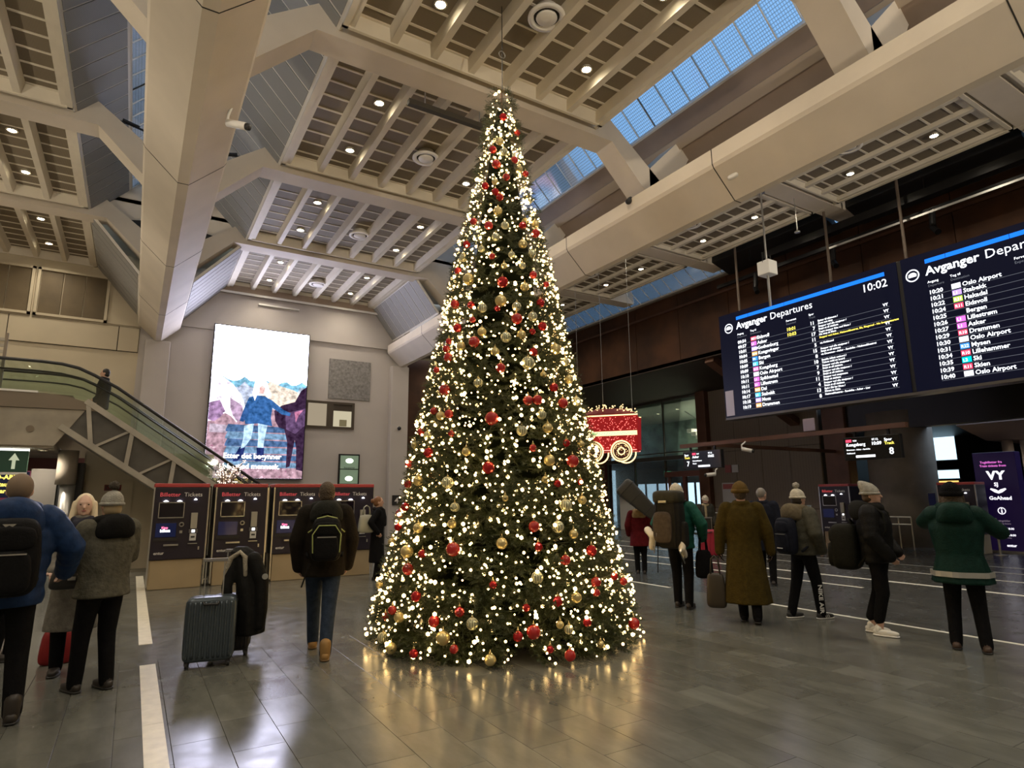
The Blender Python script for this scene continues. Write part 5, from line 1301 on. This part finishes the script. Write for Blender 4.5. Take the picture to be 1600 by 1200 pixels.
    for i in (0, 1):
        a = ank[i]; f = MB()
        f.superbox((a.x, a.y+.055, a.z-.045), (.047, .135, .038), .62, 18, 12, fn=lambda p: Vector((p.x*(1-.12*p.y*p.y), p.y, p.z if p.z < 0 else p.z*(1.25-.62*(p.y+1)/2))))
        if shoe_kind == 'boot': f.capsule([(a.x, a.y-.015, a.z-.03), (a.x, a.y-.012, a.z+.07)], [.052, .055], 12)
        else: f.capsule([(a.x, a.y-.02, a.z-.03), (a.x, a.y-.01, a.z+.005)], [.045, .045], 12)
        f.xf(S); so = f.build('shoe', shoe, t, True)
        q = MB().superbox((a.x, a.y+.055, a.z-.074), (.049, .140, .011), .5, 18, 8, fn=lambda p: Vector((p.x*(1-.12*p.y*p.y), p.y, p.z))).xf(S); q.build('sole', sole or black, so, True)
    if gloves:
        for i in (0, 1):
            d = (wr[i]-elb[i]).normalized(); g_ = MB(); hand(g_, wr[i], d, Vector((-1 if i else 1, .35, 0)) if abs(d.z) > .5 else Vector((0, 0, -1)), -1 if i else 1)
            g_.capsule([wr[i]-d*.02, wr[i]+d*.03], [.036, .03], 10); g_.xf(S); remesh(g_, 'glove', gloves, .007, 1, t)
    # hair and hats
    if hair:
        m = MB(); m.ball((0, -.016, 1.662), (.085, .094, .104), 20, 14)
        if hair[1] == 'short': m.ball((0, -.03, 1.61), (.078, .075, .075), 14, 10)
        if hair[1] == 'bun': m.ball((0, -.03, 1.61), (.08, .08, .075), 14, 10); m.ball((0, -.125, 1.66), (.05, .045, .05), 12, 9)
        if hair[1] == 'long':
            m.loft([(0, -.055, 1.28, .12, .03), (0, -.06, 1.38, .125, .04), (0, -.045, 1.50, .105, .05), (0, -.03, 1.62, .088, .07)], 18)
            for q in (-1, 1): m.capsule([(q*.082, .0, 1.66), (q*.095, .03, 1.52), (q*.105, .075, 1.36), (q*.10, .085, 1.26)], [.03, .032, .032, .015], 10)
        m.xf(HR).xf(S); remesh(m, 'hair', hair[0], .010, 1, t)
    if hat:
        hm = hat[0]; m = MB(); kd = hat[1]
        tall = {'beanie': 1.79, 'pom': 1.785, 'slouch': 1.79, 'fluffy': 1.79}[kd]
        secs = [(0, -.012, 1.645, .088, .104), (0, -.012, 1.665, .092, .108), (0, -.013, 1.70, .089, .104), (0, -.016, 1.735, .076, .09), (0, -.02, 1.765, .05, .06), (0, -.022, tall, .012, .014)]
        if kd == 'slouch': secs = secs[:3]+[(0, -.03, 1.735, .082, .098), (0, -.055, 1.775, .064, .078), (0, -.085, 1.80, .04, .045), (0, -.10, 1.812, .012, .014)]
        if kd == 'fluffy': secs = [(x, y, z, rx*1.12, ry*1.12) for x, y, z, rx, ry in secs]
        m.loft(secs, 24, fn=lambda th, i: 1+.012*math.sin(12*th)); m.xf(HR).xf(S); ho = m.build('hat', hm, t, True)
        cf = MB().tube([(math.cos(a)*.088, math.sin(a)*.103-.012, 1.655) for a in [2*PI*k/22 for k in range(22)]], .017 if kd != 'fluffy' else .03, 8, closed=True).xf(HR).xf(S); cf.build('hat_cuff', hm, ho, True)
        if kd == 'pom':
            q = random.Random(2); p_ = MB().ball((0, -.02, 1.825), (.046, .046, .044), 16, 11, fn=lambda v: v*q.uniform(.86, 1.1)).xf(HR).xf(S); p_.build('pompom', hat[2], ho)
    if scarf:
        sc_ = MB().tube([(math.cos(a)*.088, math.sin(a)*.085, 1.485+.012*math.sin(a*3)) for a in [2*PI*k/18 for k in range(18)]], .042, 8, closed=True)
        sc_.capsule([(.04, .11, 1.46), (.05, .14, 1.30), (.05, .145, 1.15)], [.04, .045, .04], 8); sc_.xf(S); remesh(sc_, 'scarf', scarf, .011, 2, t)
    return t
blk = cloth('black', (.006, .006, .007)); blk2 = cloth('charcoal', (.014, .014, .016)); denim = cloth('denim', (.028, .042, .072)); dkshoe = mat('dark_leather', (.025, .02, .018), .45); tan = mat('tan_leather', (.28, .16, .05), .6)
navy_c = cloth('navy', (.012, .014, .025)); grey_knit = cloth('grey_knit', (.36, .35, .31), .9, 90, .6); cream_knit = cloth('cream_knit', (.62, .58, .48), .9, 80, .6)

person('person in a blue quilted hooded jacket wearing a black backpack', (-.76, 6.15, 0), -3, 1.80, legs=((-.12, .16, 0), (.13, -.08, 0)), arms=((-.30, .22, 1.02), (.34, .20, 1.02)), hints=((-1, -.8, -.2), (1, -.8, -.2)),
       top=cloth('blue_nylon', (.014, .036, .105), .5, 25, .2), trouser=blk, shoe=dkshoe, hair=(mat('cropped_hair', (.20, .145, .10), .8), 'crop'), hoodk=1.5, hood=cloth('blue_nylon', (.014, .036, .105)), bulk=.062, hem=.80, puff=.055, shoe_kind='boot', wide=.02)
person('person with long blond hair and dark scarf turned towards the camera', (-.40, 7.46, 0), 186, 1.66, arms=((-.20, .20, 1.0), (.16, .24, 1.02)),
       top=cloth('grey_coat', (.17, .16, .14)), trouser=blk, shoe=dkshoe, hair=(mat('blond_hair', (.78, .66, .46), .55, bump=(120, .3)), 'long'), scarf=cloth('dark_scarf', (.035, .035, .05)), bulk=.02, hem=.42, flare=.05, sk=skin2, look=8)
person('person in a loose grey fleece and grey bobble hat seen from behind', (-.16, 6.66, 0), -28, 1.66, legs=((-.10, .10, 0), (.11, -.02, 0)), arms=((-.10, .26, 1.08), (.12, .28, 1.06)), hints=((-1, -.6, -.6), (1, -.6, -.6)),
       top=cloth('grey_fleece', (.105, .10, .078), .95, 40, .5), trouser=blk, shoe=dkshoe, hat=(grey_knit, 'pom', cloth('dark_pom', (.07, .06, .05))), hood=cloth('black_hood', (.01, .01, .01)), hair=(mat('fair_hair', (.42, .33, .2), .6), 'short'), bulk=.045, hem=.82, flare=.03, wide=.01, top_name='fleece')
person('person walking past the ticket machines in dark jacket, jeans and tan boots', (1.80, 6.82, 0), 12, 1.77, legs=((-.06, .36, .0), (.04, -.22, .0)), arms=((-.25, .05, .90), (.25, .07, .90)), hints=((-1, -.8, 0), (1, -.8, 0)),
       top=cloth('brown_black', (.014, .011, .008)), trouser=denim, shoe=tan, hair=(mat('brown_hair', (.07, .048, .03), .7, bump=(60, .8)), 'short'), hood=cloth('hood_dark', (.02, .021, .018)), bulk=.05, hem=.79, wide=.0, shoe_kind='boot', sole=mat('gum_sole', (.16, .09, .03), .6))
person('person in long black coat with auburn hair beside the fir tree', (4.30, 12.30, 0), 105, 1.63, arms=((-.24, .05, .9), (.24, -.02, 1.0)), top=blk, trouser=blk, shoe=dkshoe, hair=(mat('auburn_hair', (.20, .085, .03), .6), 'bun'), scarf=blk2, bulk=.02, hem=.36, flare=.04, top_name='coat')
person('person in dark red parka with fur hood carrying a large black case', (9.23, 9.95, 0), 43, 1.50, legs=((-.08, .06, 0), (.08, -.04, 0)), arms=((-.27, .10, .95), (.22, .06, 1.0)),
       top=cloth('dark_red', (.10, .008, .012)), trouser=blk, shoe=dkshoe, hair=(mat('black_hair', (.015, .013, .012), .6), 'short'), hood=cloth('fake_fur', (.36, .25, .12), .95, 70, 1.0), bulk=.05, hem=.66, flare=.04, top_name='parka')
person('person in green quilted jacket and white hat under a large trekking backpack', (6.96, 6.66, 0), 66, 1.75, legs=((-.09, .06, 0), (.11, -.05, 0)), arms=((-.24, .20, 1.08), (.30, .14, 1.0)), hints=((-1, -.8, -.3), (1, -.8, -.3)),
       top=cloth('bottle_green', (.012, .085, .062), .6), trouser=blk, shoe=dkshoe, hat=(cream_knit, 'beanie'), hair=(mat('dark_hair', (.03, .022, .016), .6), 'short'), bulk=.05, hem=.84, puff=.05, wide=.01, look=-25)
person('person in cream hat looking down beside a red suitcase', (13.55, 11.95, 0), 205, 1.58, arms=((-.22, .14, .92), (.20, .20, .95)), top=cloth('dark_patch', (.05, .05, .042)), trouser=blk, shoe=dkshoe, hat=(cream_knit, 'beanie'), hair=(mat('fair_hair', (.42, .33, .2), .6), 'short'), scarf=cloth('beige_scarf', (.38, .32, .20)), bulk=.05, hem=.74, sk=skin2, nod=-16, look=18)
person('person in ankle length olive coat with brown cap walking away', (6.88, 5.46, 0), 52, 1.75, legs=((-.06, .08, 0), (.10, -.12, .02)), arms=((-.31, .02, .88), (.32, .02, .88)), hints=((-1, -.6, 0), (1, -.6, 0)),
       top=cloth('olive_wool', (.052, .037, .008), .95, 50, .4), trouser=blk, shoe=blk, hat=(cloth('brown_cap', (.11, .07, .022)), 'fluffy'), hair=(mat('brown_hair', (.07, .048, .03), .7), 'short'), scarf=None, bulk=.04, hem=.24, flare=.09, wide=.012, gloves=blk, top_name='coat', shoe_kind='boot')
person('grey haired person in navy coat beyond the olive coat', (9.95, 7.42, 0), 62, 1.72, top=navy_c, trouser=blk, shoe=dkshoe, hair=(mat('grey_hair', (.22, .20, .18), .6), 'crop'), bulk=.05, hem=.62, top_name='coat', look=-30)
nk = person('person in grey quilted jacket and cream bobble hat with lettered black joggers', (7.74, 5.20, 0), 104, 1.655, legs=((-.10, -.20, 0), (.10, .13, 0)), arms=((-.22, .16, .98), (.24, .10, .95)), hints=((-1, -.8, 0), (1, -1, 0)),
       top=cloth('grey_green', (.07, .068, .052), .6), trouser=blk, shoe=mat('black_suede', (.02, .02, .02), .7), hat=(cream_knit, 'pom', cloth('grey_pom', (.35, .33, .29))), hood=cloth('camel_hood', (.14, .115, .075)), hair=(mat('dark_hair', (.03, .022, .016), .6), 'short'), bulk=.06, hem=.86, puff=.045, sole=white_p, wide=.01)
s_ = 1.655/1.75
lt = text_mb('NIKE AIR', .09, 'LEFT', .025).xf(Matrix.Translation((.172*s_, .045*s_, .44)) @ Matrix(((0, 0, 1, 0), (0, 1, 0, 0), (-1, 0, 0, 0), (0, 0, 0, 1))))
lt.build('trouser_lettering', mat('print_white', (.8, .8, .78), .6), nk)
stp = MB()
for k in range(3): stp.bar((.151*s_, (.16+.028*k)*s_, .018), (.146*s_, (.145+.028*k)*s_, .058), .012, .006)
stp.build('shoe_stripes', white_p, nk)
person('person in black jacket and grey hat with white shoes looking sideways', (7.56, 4.12, 0), 164, 1.70, legs=((-.08, -.16, 0), (.09, -.04, 0)), arms=((-.20, .16, .96), (.22, .16, .94)), hints=((-1, -1, 0), (1, -1, 0)),
       top=cloth('black_nylon', (.008, .008, .008), .5), trouser=blk, shoe=mat('white_canvas', (.72, .70, .64), .7), hat=(grey_knit, 'slouch'), hair=(mat('beard_brown', (.09, .055, .03), .8), 'short'), hood=cloth('hood_black', (.013, .013, .012)), bulk=.06, hem=.84, puff=.04, cropped=True, sole=white_p, look=8)
person('person in dark green coat with silver band and black hat holding up a phone', (7.53, 3.25, 0), 66, 1.69, legs=((-.13, .03, 0), (.13, -.04, 0)), arms=((-.10, .27, 1.50), (.24, .26, 1.34)), hints=((-1, -.35, -.9), (1, -.3, -.8)),
       top=cloth('dark_green', (.0055, .027, .021), .6), trouser=blk, shoe=mat('brown_leather', (.06, .035, .025), .5), hat=(cloth('black_fur', (.008, .008, .009), .95, 90, 1.0), 'fluffy'), hair=(mat('brown_hair', (.07, .048, .03), .7), 'long'), hood=cloth('dark_green', (.0055, .027, .021)), bulk=.05, hem=.70, flare=.075, wide=.02, belt=(.80, mat('reflective_silver', (.42, .42, .40), .35, metal=.3)), top_name='coat')
person('person in dark coat riding up the escalator', (-.80, 16.75, 3.04), -80, 1.56, arms=((-.2, .1, .9), (.24, .2, 1.0)), top=blk2, trouser=blk, shoe=dkshoe, hair=(mat('black_hair', (.015, .013, .012), .6), 'short'), bulk=.03, hem=.7)
person('fair haired person half hidden behind the blue jacket', (-1.02, 8.45, 0), 120, 1.66, top=cloth('pinkish_beige', (.36, .25, .20)), trouser=blk, shoe=dkshoe, hair=(mat('blond_hair', (.78, .66, .46), .55), 'short'), bulk=.04, hem=.7, sk=skin2)

# ------------------------------------------------------------------ bags
def backpack(label, loc, heading, s, w, d, h_, z, m, back=.17, trimc=None, extra=None):
    """carried on a back: the body hangs behind the shoulders; z is the middle of the bag"""
    t = thing('backpack', label, 'backpack', loc, -R(heading)); y = -back-d/2
    bx = lambda e, cy, cz, rx, ry, rz: MB().superbox((0, cy, cz), (rx, ry, rz), e, 24, 16, fn=lambda p: Vector((p.x*(1-.10*max(0, p.z)), p.y, p.z)))
    bo = bx(.42, y, z, w/2, d/2, h_/2).build('body', m, t, True)
    bx(.45, y-d*.42, z-h_*.18, w*.40, d*.22, h_*.27).build('front_pocket', m, t, True)
    bx(.5, y-d*.36, z+h_*.24, w*.42, d*.20, h_*.16).build('upper_pocket', m, t, True)
    MB().tube([(-.05, y+d*.3, z+h_*.49), (-.045, y+d*.2, z+h_*.57), (0, y+d*.16, z+h_*.60), (.045, y+d*.2, z+h_*.57), (.05, y+d*.3, z+h_*.49)], .012).build('handle', m, t, True)
    for q in (-1, 1):
        MB().tube([(q*.09, -back+.0, z+h_*.36), (q*.11, -back+.06, 1.50*s), (q*.12, .0, 1.53*s), (q*.125, back-.045, 1.42*s), (q*.145, back-.03, 1.22*s), (q*.19, .02, 1.05*s), (q*.17, -back, z-h_*.40)], .017, 8).build('strap', m, t, True)
    MB().box(-w*.30, w*.30, y-d*.655, y-d*.63, z+.02, z+.03).build('zip', trimc or steel, t)
    if extra: extra(t, y)
    return t
bpk = cloth('pack_black', (.006, .006, .007), .6); 
def ex_blue(t, y):
    MB().prism([(-.04, 1.44), (.04, 1.44), (.02, 1.42), (.0, 1.43), (-.02, 1.42)], y-.155, y-.150).build('badge', steel, t); MB().box(-.165, -.158, y-.15, y-.14, 1.16, 1.24).build('zip_pull', steel, t)
backpack('large black backpack on the blue quilted jacket', (-.76, 6.15, 0), -3, 1.03, .40, .22, .56, 1.20, bpk, .20, extra=ex_blue)
lime = mat('lime_piping', (.42, .48, .16), .5)
def ex_lime(t, y):
    MB().tube([(-.13, y-.08, 1.06), (-.14, y-.09, 1.24), (-.08, y-.1, 1.33), (.08, y-.1, 1.33), (.14, y-.09, 1.24), (.13, y-.08, 1.06)], .006).build('piping', lime, t)
    MB().tube([(-.10, y-.04, 1.40), (0, y-.075, 1.425), (.10, y-.04, 1.40)], .006).build('piping', lime, t); MB().tube([(-.13, y-.06, 1.30), (-.18, y, 1.26)], .007).build('piping', lime, t); MB().tube([(.13, y-.06, 1.30), (.18, y, 1.26)], .007).build('piping', lime, t)
    MB().tube([(-.15, y+.02, .95), (-.22, y+.02, .72)], .008).build('loose_strap', bpk, t)
backpack('small black backpack with lime piping on the walking person', (1.80, 6.82, 0), 12, 1.01, .31, .18, .44, 1.19, bpk, .19, extra=ex_lime)
backpack('slim navy backpack on the grey quilted jacket', (7.74, 5.20, 0), 104, .946, .30, .16, .48, 1.06, cloth('pack_navy', (.012, .014, .024), .6), .17, extra=lambda t, y: MB().box(-.06, .04, y-.115, y-.110, .90, .912).build('logo', white_p, t))
backpack('bulky dark olive backpack on the black jacket with grey hat', (7.56, 4.12, 0), 164, .97, .40, .30, .54, .98, cloth('pack_olive', (.011, .011, .008), .7), .17)
# trekking pack
tk = thing('trekking_backpack', 'tall brown and black trekking backpack on the green jacket', 'backpack', (6.96, 6.66, 0), -R(66))
tkb = cloth('trek_black', (.018, .017, .015), .6); tkg = cloth('trek_brown', (.075, .058, .045), .6)
MB().superbox((0, -.36, 1.22), (.20, .16, .36), .45, 26, 18).build('body', tkb, tk, True); MB().superbox((0, -.36, 1.58), (.21, .17, .10), .5, 24, 12).build('lid', cloth('trek_lid', (.04, .038, .028), .6), tk, True)
MB().superbox((-.05, -.51, 1.16), (.14, .05, .22), .5, 22, 14).build('front_pocket', tkg, tk, True)
for q in (-1, 1):
    MB().superbox((q*.20, -.36, 1.06), (.055, .09, .18), .5).build('side_pocket', tkb, tk, True); MB().tube([(q*.1, -.2, 1.48), (q*.12, 0, 1.53), (q*.125, .13, 1.42), (q*.15, .14, 1.2), (q*.17, -.2, .98)], .02).build('strap', tkb, tk, True)
    MB().tube([(q*.13, -.52, 1.52), (q*.14, -.53, 1.2), (q*.12, -.52, .9)], .008).build('strap', tkb, tk)
MB().cbox(-.09, .03, -.545, -.53, 1.50, 1.535, .004).build('buckle', steel, tk); MB().tube([(-.18, -.4, .9), (-.20, -.4, .52)], .008).build('loose_strap', tkb, tk)
white_l = mat('skate_leather', (.68, .62, .50), .5)
def skate(loc, rz, tilt, label):
    t = thing('ice_skate', label, 'ice skate', loc, rz, 'skates hung on the trekking backpack'); t.rotation_euler = (tilt, 0, rz)
    m = MB(); m.superbox((0, .05, .06), (.045, .13, .045), .6, 16, 10); m.capsule([(0, -.03, .06), (0, -.045, .25)], [.05, .055], 12); remesh(m, 'boot', white_l, .012, 1, t)
    MB().box(-.003, .003, -.12, .19, -.045, -.015).build('blade', steel, t); MB().box(-.012, .012, -.09, -.05, -.02, .03).box(-.012, .012, .08, .12, -.02, .03).build('blade_holder', steel, t)
    m = MB()
    for k in range(5): m.bar((-.03, .03-.012*k, .12+.028*k), (.03, .03-.012*k, .12+.028*k), .008, .008)
    m.build('laces', mat('lace_grey', (.4, .38, .33), .7), t)
skate((6.42, 6.62, .98), R(-20), R(-70), 'white ice skate hanging at the inner side of the trekking backpack')
skate((6.62, 6.30, .80), R(-60), R(-35), 'white ice skate hanging lowest below the trekking backpack')
# instrument case carried across the back
ic = thing('instrument_case', 'long black instrument case carried slanting over the red parka', 'instrument case', (9.08, 9.72, 1.30), -R(43))
ax_ = Matrix.Rotation(R(-46), 4, 'Y')
MB().superbox((0, 0, 0), (.15, .12, .50), .35, 24, 18, fn=lambda q: Vector((q.x*(1.15+.35*q.z), q.y*(1.1+.3*q.z), q.z))).xf(Matrix.Translation((-.02, -.06, .20)) @ ax_).build('case', mat('case_shell', (.030, .031, .030), .45), ic, True)
for z in (-.25, .1, .36): MB().superbox((0, 0, z), (.158*(1.15+.35*z*2), .125*(1.1+.6*z), .012), .35, 24, 8).xf(Matrix.Translation((-.02, -.06, .20)) @ ax_).build('seam', black, ic, True)
MB().tube([(-.1, .1, .25), (.05, .28, .14), (.18, .12, -.06)], .018).build('strap', bpk, ic, True)
def tote(label, loc, rz, w, d, h_, m, hh=.25, hm=None, name='tote_bag', cat='bag'):
    t = thing(name, label, cat, loc, rz)
    MB().superbox((0, 0, h_/2), (w/2, d/2, h_/2), .4, 22, 14, fn=lambda p: Vector((p.x*(1-.12*p.z), p.y*(1-.35*max(0, p.z)), p.z))).build('bag', m, t, True)
    for q in (-1, 1): MB().tube([(-w*.25, q*d*.2, h_*.92), (-w*.18, q*d*.1, h_+hh*.8), (0, q*.01, h_+hh), (w*.18, q*d*.1, h_+hh*.8), (w*.25, q*d*.2, h_*.92)], .01).build('handle', hm or m, t, True)
    return t
tote('dark leather tote hanging from the hand of the olive coat', (6.62, 5.74, .16), -R(52), .24, .12, .44, mat('tote_leather', (.03, .024, .017), .4), .22)
tote('black cloth bag hanging at the side of the green jacket', (7.18, 6.42, .42), -R(20), .24, .12, .40, blk, .22)
tote('shiny clear plastic bag hanging behind the long black coat', (4.03, 12.22, .92), 0, .30, .16, .36, mat('plastic_bag', (.36, .36, .29), .18, spec=.8), .18)
tote('dark red paper bag standing behind the grey fleece', (-.52, 7.95, 0), R(8), .28, .16, .33, mat('red_paper', (.22, .004, .006), .6), .16, white_p, 'paper_bag')
hb = tote('black flap handbag with silver clasp held by the blond haired person', (-.42, 7.16, .80), R(4), .32, .12, .20, mat('handbag_leather', (.022, .022, .023), .35), .14, None, 'handbag')
MB().prism([(-.15, .18), (.15, .18), (.0, .08)], -.075, -.065).build('flap', mat('handbag_leather', (.022, .022, .023), .35), hb); MB().box(-.03, .03, -.085, -.075, .085, .115).build('clasp', steel, hb)
ph = thing('mobile_phone', 'dark mobile phone held up beside the black fur hat', 'phone', (7.70, 3.52, 1.46), -R(66)); MB().cbox(-.036, .036, -.005, .005, 0, .15, .004).build('body', black, ph); MB().box(-.032, .032, -.0065, -.005, .01, .14).build('screen', navy, ph)

# ------------------------------------------------------------------ suitcases
def suitcase(label, loc, rz, w, d, h_, m, handle=.35, ribs=9):
    t = thing('suitcase', label, 'suitcase', loc, rz); z0 = .055
    MB().superbox((0, 0, z0+h_/2), (w/2, d/2, h_/2), .22, 28, 18).build('shell', m, t, True)
    for k in range(ribs):
        x = -w*.40+w*.80*k/(ribs-1)
        for q in (-1, 1): MB().tube([(x, q*(d/2-.006), z0+.04), (x, q*(d/2+.001), z0+.07), (x, q*(d/2+.001), z0+h_-.07), (x, q*(d/2-.006), z0+h_-.04)], .011, 6).build('rib', m, t, True)
    for x in (-1, 1):
        for y in (-1, 1): MB().disc((x*w*.40-.012, y*d*.34, .030), .028, 14, 'x', .024).box(x*w*.40-.018, x*w*.40+.018, y*d*.34-.02, y*d*.34+.02, .04, .07).build('wheel', black, t)
    MB().tube([(-.07, -d/2-.005, z0+h_*.93), (-.06, -d/2-.03, z0+h_*.90), (.06, -d/2-.03, z0+h_*.90), (.07, -d/2-.005, z0+h_*.93)], .012).build('grip', black, t, True)
    if handle:
        for q in (-1, 1): MB().bar((q*.085, d*.22, z0+h_-.03), (q*.085, d*.22, z0+h_+handle), .018, .012).build('handle_tube', steel, t)
        MB().cbox(-.11, .11, d*.22-.018, d*.22+.018, z0+h_+handle-.015, z0+h_+handle+.018, .006).build('handle_grip', mat('handle_grey', (.22, .21, .2), .5), t)
    MB().box(-w/2-.003, w/2+.003, -.006, .006, z0+.05, z0+h_-.05).build('zip', black, t)
    return t
suitcase('ribbed blue grey hard suitcase with extended handle', (.77, 7.03, 0), R(-10), .46, .26, .60, mat('suitcase_blue', (.065, .085, .105), .28, metal=.35), .34)
suitcase('dark suitcase standing under the draped parka', (1.00, 7.36, 0), R(-14), .40, .25, .56, mat('suitcase_dark', (.018, .016, .018), .4), .44)
suitcase('red hard shell suitcase beside the cream hat', (13.10, 11.48, 0), R(-46), .50, .30, .66, mat('suitcase_red', (.36, .02, .045), .35), .30, 5)
ck = thing('draped_parka', 'black parka with pale fur trim draped over a suitcase handle', 'coat', (1.06, 7.28, 0), R(-14))
m = MB(); m.loft([(.09, 0, .20, .13, .10), (.10, 0, .22, .15, .12), (.11, 0, .45, .15, .12), (.08, .01, .70, .14, .115), (.03, .03, .92, .14, .10), (-.02, .05, 1.05, .12, .085), (-.03, .06, 1.10, .06, .05)], 30, fn=lambda th, i: 1+.13*math.sin(3*th+i*.35)+.05*math.sin(8*th+i))
m.capsule([(.12, -.05, .98), (.215, -.08, .74), (.225, -.09, .46), (.215, -.08, .30)], [.07, .068, .062, .055], 14); m.capsule([(-.10, .0, .95), (-.13, -.05, .7), (-.10, -.08, .45)], [.055, .055, .05], 12)
remesh(m, 'coat', cloth('parka_black', (.012, .012, .012), .6), .013, 2, ck)
m = MB(); m.capsule([(-.14, -.03, .70), (-.15, -.04, .85), (-.11, -.05, .99), (-.02, -.06, 1.05), (.03, -.07, 1.0), (.045, -.09, .82)], [.022, .028, .026, .024, .026, .02], 10); m.build('fur_trim', cloth('fur_pale', (.42, .38, .30), .95, 80, 1.0), ck, True)
MB().disc((.245, -.155, .80), .03, 14, 'y', .01).build('badge', mat('badge_grey', (.35, .35, .33), .5), ck)

bpy.data.scenes.remove(WORK)
